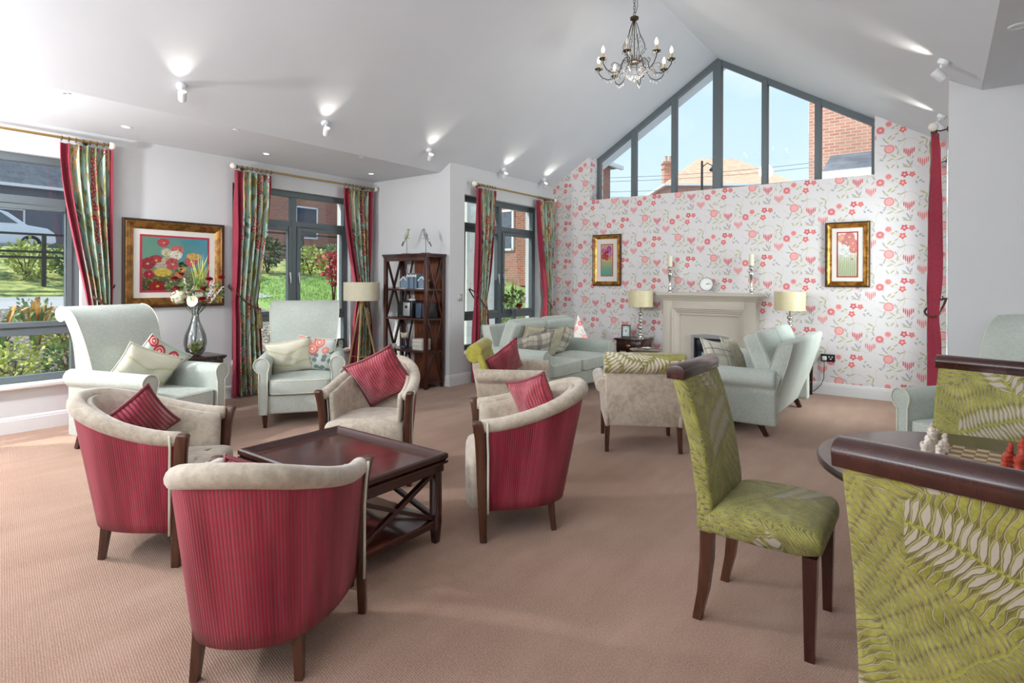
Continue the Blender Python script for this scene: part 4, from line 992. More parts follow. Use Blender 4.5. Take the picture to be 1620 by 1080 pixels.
# ------------------------------------------------------------------ round table with chess
TZ = .745
r = thing('round_table', 'round dark wood table with a chess set on it at the right', 'table', (.15, 2.395, 0))
m = M(); m.lathe([(.0, TZ - .03), (.49, TZ - .03), (.512, TZ - .022), (.515, TZ - .008), (.508, TZ), (.0, TZ)], n=72, caps=False); obj('table_top', m, DARKTAB, r, ang=30)
m = M(); m.lathe([(.0, .10), (.07, .10), (.08, .16), (.045, .22), (.04, .40), (.06, .5), (.045, .6), (.06, .68), (.16, .715), (.0, .715)], n=28, caps=False); obj('pedestal', m, DARKTAB, r, ang=50)
for k in range(4):
    a = pi / 4 + k * pi / 2; m = M(); m.bar((.05 * cos(a), .05 * sin(a), .14), (.32 * cos(a), .32 * sin(a), .03), .05, .05); m.lathe([(.0, 0), (.03, 0), (.034, .02), (.02, .04), (0, .045)], (.32 * cos(a), .32 * sin(a), 0), 12, caps=False); obj('foot', m, DARKTAB, r)
LIGHTSQ = mat('maple_square', C(196, 172, 138), .4, coat=.2, fn=f_wood(C(180, 156, 122), C(210, 188, 156))); DARKSQ = mat('walnut_square', C(118, 84, 56), .4, coat=.2, fn=f_wood(C(100, 70, 46), C(134, 98, 68)))
S = .0345; BX, BY = .092, 2.50; BR = radians(-6); CR = random.Random(3)
r = thing('chess_board', 'light and dark wood chess board on the round table', 'chess board', (BX, BY, TZ), BR)
m = M(); m.box((0, 0, .005), (S * 8 + .03, S * 8 + .03, .01)); obj('board_base', m, DARKSQ, r, bev=.002)
sqa = M(); sqa.box((0, 0, .0108), (S * .985, S * .985, .003)); pr = {}
for i in range(8):
    for j in range(8):
        k = (i + j) % 2
        if k not in pr: o = obj('square', sqa, (DARKSQ, LIGHTSQ)[k], r, smooth=False); pr[k] = o
        else: o = pr[k].copy(); COL.objects.link(o)
        o.location = ((i - 3.5) * S, (j - 3.5) * S, 0)
CHW = mat('ivory_chess_resin', C(226, 214, 200), .45, spec=.4); CHR = mat('terracotta_chess_resin', C(176, 66, 48), .4, spec=.4)
def chess(kind, lab, i, j, mt, group):
    P = {'pawn': [(0, 0), (.0115, 0), (.0115, .004), (.008, .008), (.006, .02), (.008, .024), (.0045, .028), (.007, .034), (.006, .041), (0, .044)],
         'rook': [(0, 0), (.013, 0), (.013, .005), (.009, .01), (.008, .032), (.011, .037), (.011, .048), (.0, .048)],
         'bishop': [(0, 0), (.013, 0), (.013, .005), (.009, .011), (.006, .035), (.009, .039), (.006, .043), (.0085, .052), (.005, .062), (.0, .068)],
         'queen': [(0, 0), (.014, 0), (.014, .006), (.0095, .012), (.007, .042), (.011, .047), (.0065, .05), (.010, .062), (.011, .068), (.004, .071), (.004, .076), (0, .078)],
         'king': [(0, 0), (.014, 0), (.014, .006), (.010, .012), (.0075, .046), (.012, .051), (.007, .054), (.0105, .068), (.0105, .073), (.0, .076)],
         'knight': [(0, 0), (.013, 0), (.013, .005), (.010, .010), (.009, .022), (.0, .024)]}[kind]
    o = thing(('chess_' + kind), lab, 'chess piece', (BX + cos(BR) * (i - 3.5) * S - sin(BR) * (j - 3.5) * S + CR.uniform(-.005, .005), BY + sin(BR) * (i - 3.5) * S + cos(BR) * (j - 3.5) * S + CR.uniform(-.006, .006), TZ + .0123), CR.uniform(0, 6), group)
    m = M(); m.lathe([(a * 1.15, b) for a, b in P], n=14, caps=False); obj('body', m, mt, o, ang=50)
    if kind == 'king': m = M(); m.box((0, 0, .083), (.003, .003, .018)); m.box((0, 0, .085), (.011, .003, .003)); obj('cross', m, mt, o)
    if kind == 'knight': m = M(); m.prism([(-.009, .02), (.009, .02), (.006, .036), (.014, .042), (.013, .050), (.002, .056), (-.002, .062), (-.006, .054), (-.011, .042)], -.006, .006, 'y'); obj('horse_head', m, mt, o, bev=.002)
    if kind == 'rook':
        m = M()
        for q in range(4): m.box((.009 * cos(q * pi / 2), .009 * sin(q * pi / 2), .050), (.005, .005, .006))
        obj('battlement', m, mt, o)
    if kind == 'queen': m = M(); m.sphere((0, 0, .079), .0035, 8, 6); obj('finial', m, mt, o)
back = ['rook', 'knight', 'bishop', 'queen', 'king', 'bishop', 'knight', 'rook']
FILE = ('nearest the camera', 'second from the near edge', 'third from the near edge', 'fourth from the near edge', 'fourth from the far edge', 'third from the far edge', 'second from the far edge', 'farthest from the camera')
for j in range(8):
    chess(back[j], 'ivory chess %s on the left back row, %s' % (back[j], FILE[j]), 0, j, CHW, 'ivory chess pieces')
    chess('pawn', 'ivory chess pawn on the left of the board, ' + FILE[j], 1, j, CHW, 'ivory chess pieces')
    chess(back[j], 'terracotta chess %s on the right back row, %s' % (back[j], FILE[j]), 7, j, CHR, 'terracotta chess pieces')
    chess('pawn', 'terracotta chess pawn on the right of the board, ' + FILE[j], 6, j, CHR, 'terracotta chess pieces')

# ------------------------------------------------------------------ side tables
def side_table(label, loc, w, d, h, drawer=True, rz=0):
    r = thing('side_table', label, 'table', loc, rz)
    m = M(); m.box((0, 0, h - .011), (w, d, .022)); m.box((0, 0, h - .027), (w - .02, d - .02, .012)); obj('table_top', m, MAHOG, r, bev=.003)
    m = M(); m.box((0, 0, h - .105), (w - .05, d - .05, .145)); obj('carcass', m, MAHOG, r, bev=.002)
    if drawer:
        m = M(); m.box((0, -(d / 2 - .024), h - .1), (w - .1, .014, .10)); dr = obj('drawer', m, MAHOG, r, bev=.003)
        m = M(); m.sphere((0, -(d / 2 - .012), h - .098), .032, 12, 8, (1, .35, .55)); obj('cup_handle', m, GOLD, dr)
    for sx in (-1, 1):
        for sy in (-1, 1): m = M(); m.bar((sx * (w / 2 - .045), sy * (d / 2 - .045), h - .03), (sx * (w / 2 - .045), sy * (d / 2 - .045), 0), .04, .04, (0, 1, 0), .026, .026); obj('leg', m, MAHOG, r)
    m = M(); m.box((0, 0, .16), (w - .08, d - .08, .016)); obj('lower_shelf', m, MAHOG, r)
    return r
side_table('mahogany side table with a glass vase between the two left armchairs', (-6.08, 2.72, 0), .42, .48, .58, False)
side_table('mahogany side table with a drawer left of the fireplace', (-3.495, 7.565, 0), .42, .40, .55)
side_table('mahogany side table half hidden behind the right-hand sofa', (-1.42, 7.52, 0), .44, .40, .58)
# glass tray table between the sofas
r = thing('tray_table', 'small round table with a mirrored tray top between the sofas', 'table', (-2.93, 6.72, 0))
m = M(); m.lathe([(0, .485), (.18, .485), (.205, .495), (.21, .505), (.2, .505), (.18, .495), (0, .495)], n=40, caps=False); obj('tray_top', m, SILVER, r, ang=50)
m = M()
for k in range(3): a = 2 * pi * k / 3; m.tube([(.15 * cos(a), .15 * sin(a), 0), (.03 * cos(a + .4), .03 * sin(a + .4), .25), (.14 * cos(a + .8), .14 * sin(a + .8), .485)], .008, 8)
obj('leg_frame', m, WALNUT, r)
r = thing('trinket_dish', 'small silver dish of pale pebbles on the round tray table', 'dish', (-2.93, 6.72, .507)); m = M(); m.lathe([(0, 0), (.04, 0), (.08, .015), (.085, .018), (.075, .016), (.0, .006)], n=24, caps=False); obj('dish', m, SILVER, r)
m = M()
for k in range(9): m.sphere((random.uniform(-.045, .045), random.uniform(-.045, .045), .02), .014, 8, 6, (1, .8, .6))
obj('pebbles', m, CANDLE, r, kind='stuff')
# ------------------------------------------------------------------ bookcase
BX0, BX1, BY0, BY1, BH = -5.87, -5.075, 5.02, 5.345, 1.69
r = thing('bookcase', 'tall dark wooden open bookcase with crossed sides beside the white wall', 'bookcase', ((BX0 + BX1) / 2, (BY0 + BY1) / 2, 0)); W, D = BX1 - BX0, BY1 - BY0
m = M(); m.box((0, 0, BH - .012), (W + .03, D + .03, .024)); m.box((0, 0, BH - .034), (W + .012, D + .012, .02)); obj('top_board', m, MAHOG, r, bev=.003)
for sx in (-1, 1):
    for sy in (-1, 1): m = M(); m.box((sx * (W / 2 - .024), sy * (D / 2 - .02), (BH - .04 + .07) / 2), (.048, .04, BH - .11)); m.bar((sx * (W / 2 - .024), sy * (D / 2 - .02), .07), (sx * (W / 2 - .024), sy * (D / 2 - .02), 0), .048, .04, (0, 1, 0), .036, .032); obj('post', m, BOOKWOOD, r, bev=.003)
SH = [.085, .47, .875, 1.245]
for z in SH: m = M(); m.box((0, 0, z - .012), (W - .02, D - .01, .024)); obj('shelf', m, BOOKWOOD, r, bev=.002)
m = M(); m.box((0, -D / 2 + .02, BH - .065), (W - .09, .03, .05)); m.box((0, -D / 2 + .02, .055), (W - .09, .03, .04)); obj('front_rail', m, BOOKWOOD, r, bev=.002)
m = M(); m.box((.11, D / 2 - .012, BH / 2 + .02), (W - .30, .008, BH - .13)); obj('back_panel', m, BACKWOOD, r, smooth=False)
lv = [.085] + [.47, .875, 1.245] + [BH - .045]
for s in (-1, 1):
    m = M(); x = s * (W / 2 - .024)
    for a, b in ((lv[0], lv[2]), (lv[2], lv[4])):
        m.bar((x - .004, -D / 2 + .035, a), (x - .004, D / 2 - .035, b), .022, .03, (1, 0, 0)); m.bar((x + .004, D / 2 - .035, a), (x + .004, -D / 2 + .035, b), .02, .03, (1, 0, 0))
    obj('cross_brace', m, BOOKWOOD, r, bev=.002)
# crossed bracing across the left half of the back, open to the wall
m = M()
for a, b in ((lv[0], lv[2]), (lv[2], lv[4])):
    m.bar((-W / 2 + .03, D / 2 - .02, a), (-W / 2 + .24, D / 2 - .02, b), .02, .02, (0, 1, 0)); m.bar((-W / 2 + .24, D / 2 - .016, a), (-W / 2 + .03, D / 2 - .016, b), .02, .02, (0, 1, 0))
obj('rear_brace', m, BOOKWOOD, r, bev=.002)
# things on the bookcase
BKB = [mat('blue_grey_book_%s' % n, c, .6) for n, c in (('slate', C(112, 132, 152)), ('navy', C(72, 90, 112)), ('teal', C(104, 128, 140)))]; PAPER = mat('book_pages', C(232, 228, 216), .8)
def book(x, z, w, h, d, mt, label, y=5.17):
    r = thing('book', label, 'book', (x, y, z), 0, 'blue-grey books on the upper shelf')
    m = M(); m.box((-w / 2 + .0015, 0, h / 2), (.003, d, h)); m.box((w / 2 - .0015, 0, h / 2), (.003, d, h)); m.box((0, -d / 2 + .0015, h / 2), (w - .006, .003, h)); obj('cover', m, mt, r, smooth=False)
    m = M(); m.box((0, .003, h / 2), (w - .008, d - .008, h - .008)); obj('pages', m, PAPER, r, smooth=False)
    m = M(); m.box((0, -d / 2 - .0006, h * .84), (w * .8, .001, h * .14)); obj('spine_label', m, PAPER, r, smooth=False)
for k in range(6): book(-5.50 + k * .031, 1.2455, .027, .20 - .004 * (k % 2), .15, BKB[k % 3], 'slim blue-grey book on the upper shelf, %s' % ('first from the left', 'second from the left', 'third from the left', 'third from the right', 'second from the right', 'last on the right')[k])
for x, lb in ((-5.585, 'pale blue house-shaped bookend left of the books'), (-5.255, 'pale blue house-shaped bookend right of the books')):
    r = thing('bookend', lb, 'bookend', (x, 5.15, 1.245), 0, 'house bookends'); m = M(); m.prism([(-.055, .006), (.055, .006), (.055, .11), (0, .15), (-.055, .11)], -.04, .04, 'y'); obj('house_block', m, BKB[0], r, smooth=False)
    m = M(); m.bar((-.064, 0, .104), (0, 0, .155), .09, .012); m.bar((.064, 0, .104), (0, 0, .155), .09, .012); m.box((0, -.01, .003), (.12, .11, .006)); obj('white_roof', m, WHITEP, r, smooth=False)
r = thing('stereo', 'black compact stereo with a silver dial panel on the middle shelf', 'stereo', (-5.46, 5.15, .875)); m = M(); m.box((0, 0, .11), (.20, .2, .22)); obj('cabinet', m, BLACKM, r, bev=.01)
m = M(); m.box((0, -.101, .11), (.12, .006, .17)); p = obj('front_panel', m, SATIN, r, bev=.006); m = M(); m.lathe([(0, 0), (.018, 0), (.016, .012), (0, .012)], n=20, T=Matrix.Translation((0, -.104, .14)) @ Matrix.Rotation(pi / 2, 4, 'X'), caps=False); obj('dial', m, BLACKM, p)
m = M(); m.lathe([(0, .22), (.045, .22), (.045, .235), (.02, .25), (0, .25)], n=20, caps=False); obj('dock', m, WHITEP, r)
for x, lb in ((-5.62, 'black speaker box left of the stereo'), (-5.28, 'black speaker box right of the stereo'), (-5.16, 'dark speaker box behind the crossed side of the middle shelf')):
    r = thing('speaker', lb, 'speaker', (x, 5.17, .875)); m = M(); m.box((0, 0, .1), (.11, .17, .20)); obj('cabinet', m, BLACKM, r, bev=.006); m = M(); m.box((0, -.087, .1), (.095, .006, .18)); obj('grille', m, BLUEGREY if x > -5.5 else BLACKM, r, bev=.003); m = M(); m.box((.01, -.091, .018), (.03, .002, .006)); obj('badge', m, SATIN, r)
r = thing('box_stack', 'stack of three cream keepsake boxes on the lower shelf', 'box', (-5.30, 5.16, .47))
for k in range(3): m = M(); m.box((0, 0, .024 + k * .047), (.17 - k * .0, .16, .045)); obj('box_tier', m, PAPER, r, bev=.004)
r = thing('figurine', 'small ivory animal-head figurine on a dark foot on the lower shelf', 'figurine', (-5.60, 5.14, .47)); m = M(); m.lathe([(0, 0), (.045, 0), (.05, .01), (.04, .03), (.012, .04), (.01, .13), (0, .13)], n=18, caps=False); obj('foot', m, BLUEGREY, r); m = M(); m.sphere((0, 0, .165), .045, 14, 10, (1.1, .8, .8)); m.sphere((-.05, 0, .19), .016, 8, 6); m.sphere((.045, 0, .195), .016, 8, 6); m.sphere((.02, -.04, .155), .02, 8, 6); obj('head', m, CANDLE, r)
r = thing('cup', 'small white cup at the left of the lower shelf', 'cup', (-5.77, 5.12, .47)); m = M(); m.lathe([(0, 0), (.02, 0), (.035, .05), (.032, .05), (.018, .005), (0, .005)], n=18, caps=False); obj('bowl', m, WHITEP, r); m = M(); m.tube([(.032, 0, .04), (.048, 0, .035), (.046, 0, .02), (.028, 0, .015)], .003, 6); obj('handle', m, WHITEP, r)
def bird(label, loc, rz, mt, h, lean_, flip):
    r = thing('bird_ornament', label, 'ornament', loc, rz); m = M(); m.box((0, 0, .006), (.10, .07, .012)); obj('base', m, WALNUT, r, bev=.002)
    m = M(); m.tube([(0, 0, .01), (.003, 0, h * .5), (-.002, 0, h)], .0035, 6); m.tube([(-.045, 0, h + .004), (0, 0, h), (.05, .004, h - .004)], .003, 6); obj('perch', m, WALNUT, r)
    s = -1 if flip else 1; a = Vector((-.05 * s, 0, h - .07)); b = Vector((.028 * s, 0, h + .10))
    m = M(); pts = [a, a.lerp(b, .22), a.lerp(b, .42), a.lerp(b, .6), a.lerp(b, .78), a.lerp(b, .9), b]; m.tube(pts, [.004, .009, .013, .026, .022, .014, .012], 12); obj('body', m, mt, r, ang=180)
    m = M(); m.sphere(tuple(b + Vector((0, 0, .008))), .018, 12, 8); hd = obj('head', m, mt, r); m = M(); p = b + Vector((.014 * s, 0, .01)); m.tube([p, p + Vector((.02 * s, 0, -.003))], [.005, .001], 8); obj('beak', m, BLACKM, hd)
    m = M(); m.bar(tuple(a + Vector((0, 0, .03))), tuple(a + Vector((-.03 * s, 0, -.03))), .02, .006, (0, 1, 0)); obj('tail', m, BLUEGREY, r)
bird('green-grey bird ornament perched upright, left one on top of the bookcase', (-5.56, 5.14, 1.69), .1, BRD1, .21, 0, False)
bird('small grey bird ornament, right one on top of the bookcase', (-5.20, 5.13, 1.69), .3, BRD2, .19, 0, True)
# ------------------------------------------------------------------ curtains and rods
def curtain(label, loc, rz, top, tie, bot, ztop=2.60, ztie=1.08, lead=.18, trail=.05, n=6, seed=0, hook=0, group='floral curtains with raspberry edges', full=1.5, depth=.085, zbot=.015):
    """local x runs along the rod, -y into the room"""
    r = thing('curtain', label, 'curtain', loc, rz, group); rnd = random.Random(seed); ph = rnd.uniform(0, 6)
    NR, NC = 46, 16 * n
    def edges(z):
        if z >= ztie: t = ((ztop - z) / (ztop - ztie)); t = t * t * (1.8 - .8 * t); return [top[i] + (tie[i] - top[i]) * t for i in (0, 1)]
        t = (ztie - z) / ztie; t = t ** .7; return [tie[i] + (bot[i] - tie[i]) * t for i in (0, 1)]
    def pt(s, z):
        a, b = edges(z); x = a + (b - a) * s; t = (ztop - z) / ztop
        g = 1 - .45 * math.exp(-((z - ztie) / .18) ** 2)
        amp = (.022 + .018 * min(1, t * 4)) * g
        th = 2 * pi * n * s + ph + .5 * sin(3 * z + ph)
        y = -(depth + amp * (sin(th) + .3 * sin(2.3 * th + 2 * z)) + .03 * math.exp(-((z - ztie) / .25) ** 2) * sin(pi * s))
        if ztop - z < .10: y += .010 * cos(2 * th)
        return (x + .006 * cos(th) * g, y, z)
    def strip(nm, s0, s1, mt, nc):
        P = []; U = []
        for i in range(NR + 1):
            z = ztop + (zbot - ztop) * i / NR; P.append([pt(s0 + (s1 - s0) * j / nc, z) for j in range(nc + 1)]); U.append([((s0 + (s1 - s0) * j / nc) * full, z) for j in range(nc + 1)])
        m = M(); m.grid(P, uvs=U); o = obj(nm, m, mt, r, ang=180); q = o.modifiers.new('s', 'SOLIDIFY'); q.thickness = .004; return o
    if lead: strip('contrast_edge', 0, lead, LINING, int(NC * lead) + 2)
    strip('face_fabric', lead, 1 - trail, CURT, NC)
    if trail: strip('contrast_edge', 1 - trail, 1, LINING, int(NC * trail) + 2)
    for k in range(n + 2):
        x = top[0] + (top[1] - top[0]) * (k + .3) / (n + 1.6); m = M(); m.tube([(x, -.095 + .021 * cos(2 * pi * q / 14), ztop + .035 + .021 * sin(2 * pi * q / 14)) for q in range(14)], .0032, 6, closed=True); obj('ring', m, BRONZE, r, ang=180)
    return r
def tieback(label, loc, rz, x0, x1, z, hook_x, tassel=True, drop=.16):
    r = thing('curtain_tieback', label, 'tieback', loc, rz, 'brown rope tiebacks')
    m = M(); hz = z + drop; P = [(hook_x, -.015, hz), (hook_x + (x0 - hook_x) * .5, -.07, hz - .02), (x0, -.12, hz - .07), ((x0 + x1) / 2, -.165, z + .0), (x1 + .01, -.13, z - .04), (x1 + .012, -.06, z - .03), ((x0 + x1) / 2, -.03, z + .04), (hook_x, -.012, hz - .01)]
    Q = []
    for i in range(len(P)):
        a = Vector(P[i]); b = Vector(P[(i + 1) % len(P)])
        for q in range(4): Q.append(a.lerp(b, q / 4))
    for _ in range(2): Q = [(Q[i - 1] + Q[i] * 2 + Q[(i + 1) % len(Q)]) / 4 for i in range(len(Q))]
    m.tube(Q, .009, 8, closed=True); obj('rope', m, ROPE, r, ang=180)
    m = M(); m.tube([(hook_x, 0, hz), (hook_x, -.03, hz), (hook_x, -.035, hz + .02)], .006, 8); obj('hook', m, BRONZE, r)
    if tassel:
        m = M(); x = x1 + .0; m.lathe([(0, -.05), (.012, -.05), (.018, -.075), (.012, -.10), (.026, -.11), (.03, -.16), (.034, -.27), (0, -.27)], (x, -.165, z), 16, caps=False); t = obj('tassel', m, TASSEL, r, ang=50); m = M(); m.sphere((x, -.165, z - .05), .016, 10, 8); obj('tassel_knot', m, LINING, t); m = M(); m.tube([((x0 + x1) / 2 + .02, -.165, z - .01), (x, -.165, z - .05)], .005, 6); obj('tassel_cord', m, ROPE, t)
    return r
def rod(label, a, b, wall_dx, fin=(1, 1)):
    r = thing('curtain_rod', label, 'curtain rod', a, 0, 'brass curtain rods'); d = Vector(b) - Vector(a); m = M(); m.tube([(0, 0, 0), tuple(d)], .0125, 12); obj('rod', m, BRASSROD, r)
    for k, (p, s) in enumerate((((0, 0, 0), -1), (tuple(d), 1))):
        if fin[k]:
            m = M(); m.sphere((p[0], p[1] + s * .035, p[2]), .036, 16, 12); obj('finial', m, CRYST, r, ang=180); m = M(); m.tube([(p[0], p[1], p[2]), (p[0], p[1] + s * .012, p[2])], .019, 12); obj('collar', m, BRONZE, r)
    for t in (.06, .94):
        q = d * t; m = M(); m.tube([(wall_dx, q.y, 0), (wall_dx * .5, q.y, -.01), (0, q.y, -.0)], .006, 8); m.lathe([(0, 0), (.022, 0), (.02, .008), (0, .008)], n=14, T=Matrix.Translation((wall_dx, q.y, 0)) @ Matrix.Rotation(-pi / 2 if wall_dx > 0 else pi / 2, 4, 'Y'), caps=False); obj('bracket', m, BRONZE, r)
    return r
RZL = pi / 2
rod('brass curtain rod above the big window at the far left', (XL + .10, -.5, 2.64), (XL + .10, 2.08, 2.64), -.10)
rod('brass curtain rod above the second window', (XL + .10, 3.33, 2.64), (XL + .10, 5.30, 2.64), -.10)
rod('brass curtain rod above the third window beside the papered wall', (X3L + .10, 5.78, 2.63), (X3L + .10, 7.66, 2.63), -.10)
rod('brass curtain rod seen end-on at the right corner', (X3R - .10, 5.88, 2.63), (X3R - .10, 7.66, 2.63), .10)
curtain('floral curtain with a broad raspberry edge at the right of the big left window', (XL, 0, 0), RZL, (1.70, 2.115), (1.92, 2.12), (1.78, 2.14), lead=.2, trail=.05, n=6, seed=1, group='floral curtains')
curtain('floral curtain at the left of the second window, behind the glass vase', (XL, 0, 0), RZL, (3.32, 3.77), (3.30, 3.60), (3.30, 3.68), lead=.2, trail=.06, n=6, seed=2, group='floral curtains')
curtain('floral curtain at the right of the second window, behind the tripod lamp', (XL, 0, 0), RZL, (4.80, 5.27), (5.02, 5.22), (4.90, 5.30), lead=.2, trail=.08, n=6, seed=3, group='floral curtains')
curtain('floral curtain at the left of the third window', (X3L, 0, 0), RZL, (5.80, 6.19), (5.76, 6.00), (5.74, 6.05), lead=.28, trail=.05, n=5, seed=4, group='floral curtains', ztop=2.59)
curtain('floral curtain at the right of the third window, against the papered wall', (X3L, 0, 0), RZL, (7.22, 7.69), (7.46, 7.60), (7.40, 7.66), lead=.22, trail=.05, n=6, seed=5, group='floral curtains', ztop=2.59)
curtain('curtain seen edge-on at the right corner, mostly plain raspberry', (X3R, 0, 0), -pi / 2, (-6.35, -5.92), (-6.25, -5.98), (-6.35, -5.92), lead=.0, trail=.42, n=5, seed=6, group='floral curtains', ztop=2.59)
tieback('brown rope tieback with no tassel in view on the big left window curtain', (XL, 0, 0), RZL, 1.93, 2.11, 1.12, 2.16, False)
tieback('brown rope tieback and olive tassel on the second window, left curtain', (XL, 0, 0), RZL, 3.32, 3.58, 1.06, 3.29, True, .22)
tieback('brown rope tieback and olive tassel behind the tripod lamp', (XL, 0, 0), RZL, 5.04, 5.16, 1.02, 5.28, True)
tieback('brown rope tieback on the third window, left curtain', (X3L, 0, 0), RZL, 5.78, 5.98, 1.02, 5.74, False, .22)
tieback('brown rope tieback on the third window, right curtain by the papered wall', (X3L, 0, 0), RZL, 7.47, 7.58, .96, 7.66, False)
tieback('brown rope tieback on the curtain at the right corner', (X3R, 0, 0), -pi / 2, -6.22, -6.0, 1.10, -5.90, False, .12)

# ------------------------------------------------------------------ framed pictures
def picture(label, loc, rz, w, h, fw, mx, mz, rx, kind, dark=True):
    r = thing('framed_picture', label, 'picture', loc, rz)
    def loop(prof):
        return [[(sx * (w / 2 - i), -y, sz * (h / 2 - i)) for i, y in prof] for sx, sz in ((-1, -1), (1, -1), (1, 1), (-1, 1))]
    m = M(); m.grid(loop([(0, 0), (0, .026), (fw * .12, .032), (fw * .24, .030), (fw * .26, .0)]), cu=True, cv=True); obj('outer_moulding', m, FRAMEBRN, r, smooth=False)
    m = M(); m.grid(loop([(fw * .24, .0), (fw * .24, .031), (fw * .34, .036), (fw * .42, .030), (fw * .46, .033), (fw * .56, .028), (fw * .60, .031), (fw * .72, .024), (fw * .76, .026), (fw * .88, .016), (fw * .92, .018), (fw, .010), (fw, 0)]), cu=True, cv=True); obj('gilt_moulding', m, GOLDDK if w > .8 else GOLD, r, smooth=False)
    def flat(nm, iw, ih, y, mt):
        m = M(); m.add([(-w / 2 + iw, -y, -h / 2 + ih), (w / 2 - iw, -y, -h / 2 + ih), (w / 2 - iw, -y, h / 2 - ih), (-w / 2 + iw, -y, h / 2 - ih)], [(0, 1, 2, 3)], uvs=[(0, 0), (1, 0), (1, 1), (0, 1)]); return obj(nm, m, mt, r, smooth=False, fix=False)
    flat('mount', fw, fw, .006, MATB); flat('red_border', fw + mx, fw + mz, .0075, MATR); flat('print', fw + mx + rx, fw + mz + rx, .009, painting_mat('print_' + kind, kind))
    m = M(); m.box((0, .0, 0), (w - .02, .008, h - .02)); obj('backing', m, FRAMEBRN, r, smooth=False)
    return r
picture('large gilt-framed painting of poppies above the left side table', (XL + .006, 2.73, 1.515), pi / 2, 1.005, .905, .10, .058, .055, .022, 'poppies')
picture('narrow gilt-framed flower print left of the fireplace', (-4.045, YF - .006, 1.67), 0, .475, .775, .068, .066, .075, .012, 'gerberas')
picture('narrow gilt-framed poppy print right of the fireplace', (-.886, YF - .006, 1.677), 0, .462, .77, .07, .05, .045, .014, 'red_poppies')

# ------------------------------------------------------------------ fireplace
FX = -2.476
r = thing('fireplace', 'pale stone fireplace surround with a moulded shelf on the papered wall', 'fireplace', (FX, YF, 0))
m = M()
for s in (-1, 1): m.box((s * .545, -.095, .55), (.13, .19, 1.10))
m.box((0, -.095, 1.045), (.96, .19, .11)); obj('surround', m, STONE, r, bev=.003)
def uloop(prof, hw, top):
    rows = []
    for sx, z in ((-1, 0), (-1, 1), (1, 1), (1, 0)): rows.append([(sx * (hw - i), -y, (top - i) if z else 0) for i, y in prof])
    return rows
m = M(); m.grid(uloop([(0, .0), (0, .195), (.012, .195), (.02, .18), (.034, .18), (.042, .165), (.06, .16), (.07, .145), (.098, .14), (.098, 0)], .49, 1.0)); obj('inner_moulding', m, STONE, r, smooth=False)
m = M()
for s in (-1, 1): m.box((s * .32, -.06, .30), (.17, .11, .60))
m.box((0, -.06, .77), (.81, .11, .34)); obj('back_slab', m, STONE, r, smooth=False)
m = M(); prof = [(-.19, 1.085), (-.195, 1.10), (-.21, 1.115), (-.215, 1.13), (-.235, 1.14), (-.24, 1.155), (-.26, 1.165), (-.26, 1.198), (-.255, 1.203)]
rows = []
for s in (-1, 1):
    pass
lp = lambda y, z: [(-.61 + (y + .19), 0, z), (-.61 + (y + .19), y, z), (.61 - (y + .19), y, z), (.61 - (y + .19), 0, z)]
rows = [lp(y, z) for y, z in prof]; m.grid(rows, flip=False); m.cap(rows[-1]); m.cap(rows[0], True); obj('mantel_shelf', m, STONE, r, smooth=False)
m = M(); m.box((0, -.30, .02), (1.3, .44, .04)); obj('hearth', m, STONE, r, bev=.004)
r = thing('gas_fire', 'chrome-framed black gas fire set in the stone surround', 'fire', (FX + .013, YF - .115, .04))
m = M(); n = 12
def archp(hw, z0, rise): return [(-hw, 0)] + [(-hw + 2 * hw * i / n, z0 + rise * (1 - (2 * i / n - 1) ** 2)) for i in range(n + 1)] + [(hw, 0)]
A = archp(.243, .59, .022); B = archp(.20, .555, .0); 
rows = [[(x, 0, z) for x, z in A], [(x, -.03, z) for x, z in A], [(x * .97, -.038, z * .99) for x, z in A], [(x, -.03, z) for x, z in B], [(x, .0, z) for x, z in B]]; m.grid(rows, flip=True); obj('chrome_frame', m, CHROME, r, ang=50)
m = M(); m.box((0, .04, .30), (.44, .01, .58)); 
for s in (-1, 1): m.box((s * .195, .0, .28), (.012, .08, .56))
obj('firebox', m, BLACKF, r, smooth=False); m = M(); m.prism([(-.18, .39), (.18, .39), (.18, .53), (-.18, .53)], -.012, .0, 'y'); obj('canopy', m, BLACKM, r, bev=.004)
m = M(); m.box((.03, .0, .19), (.27, .03, .35)); obj('radiant_panel', m, GREYW, r, bev=.004)
m = M()
for k in range(16): m.sphere((random.uniform(-.13, .13), -.02, random.uniform(.05, .12)), random.uniform(.02, .032), 7, 5, (1, .7, .8))
obj('coals', m, BLACKM, r, kind='stuff')
# mantel ornaments
r = thing('mantel_clock', 'round silver clock with a white face on the mantel shelf', 'clock', (-2.50, YF - .15, 1.203), .35)
T = Matrix.Translation((0, 0, .115)) @ Matrix.Rotation(pi / 2, 4, 'X')
m = M(); m.lathe([(0, -.02), (.086, -.02), (.092, -.01), (.093, .018), (.086, .026), (.080, .02), (.078, .014), (0, .014)], n=40, T=T, caps=False); obj('case', m, SILVER, r, ang=50)
m = M(); m.lathe([(0, .0145), (.078, .0145), (.078, .016), (0, .016)], n=40, T=T, caps=False); f = obj('face', m, WHITEP, r)
m = M()
for k in range(12): a = 2 * pi * k / 12; m.bar((.060 * sin(a), -.0175, .115 + .060 * cos(a)), (.069 * sin(a), -.0175, .115 + .069 * cos(a)), .004, .001, (0, 1, 0))
obj('hour_mark', m, BLACKM, f, smooth=False); m = M(); m.bar((0, -.019, .115), (.052, -.019, .118), .004, .001, (0, 1, 0)); m.bar((0, -.019, .115), (.034, -.019, .132), .005, .001, (0, 1, 0)); m.sphere((0, -.019, .115), .005, 8, 6); obj('hand', m, BLACKM, f)
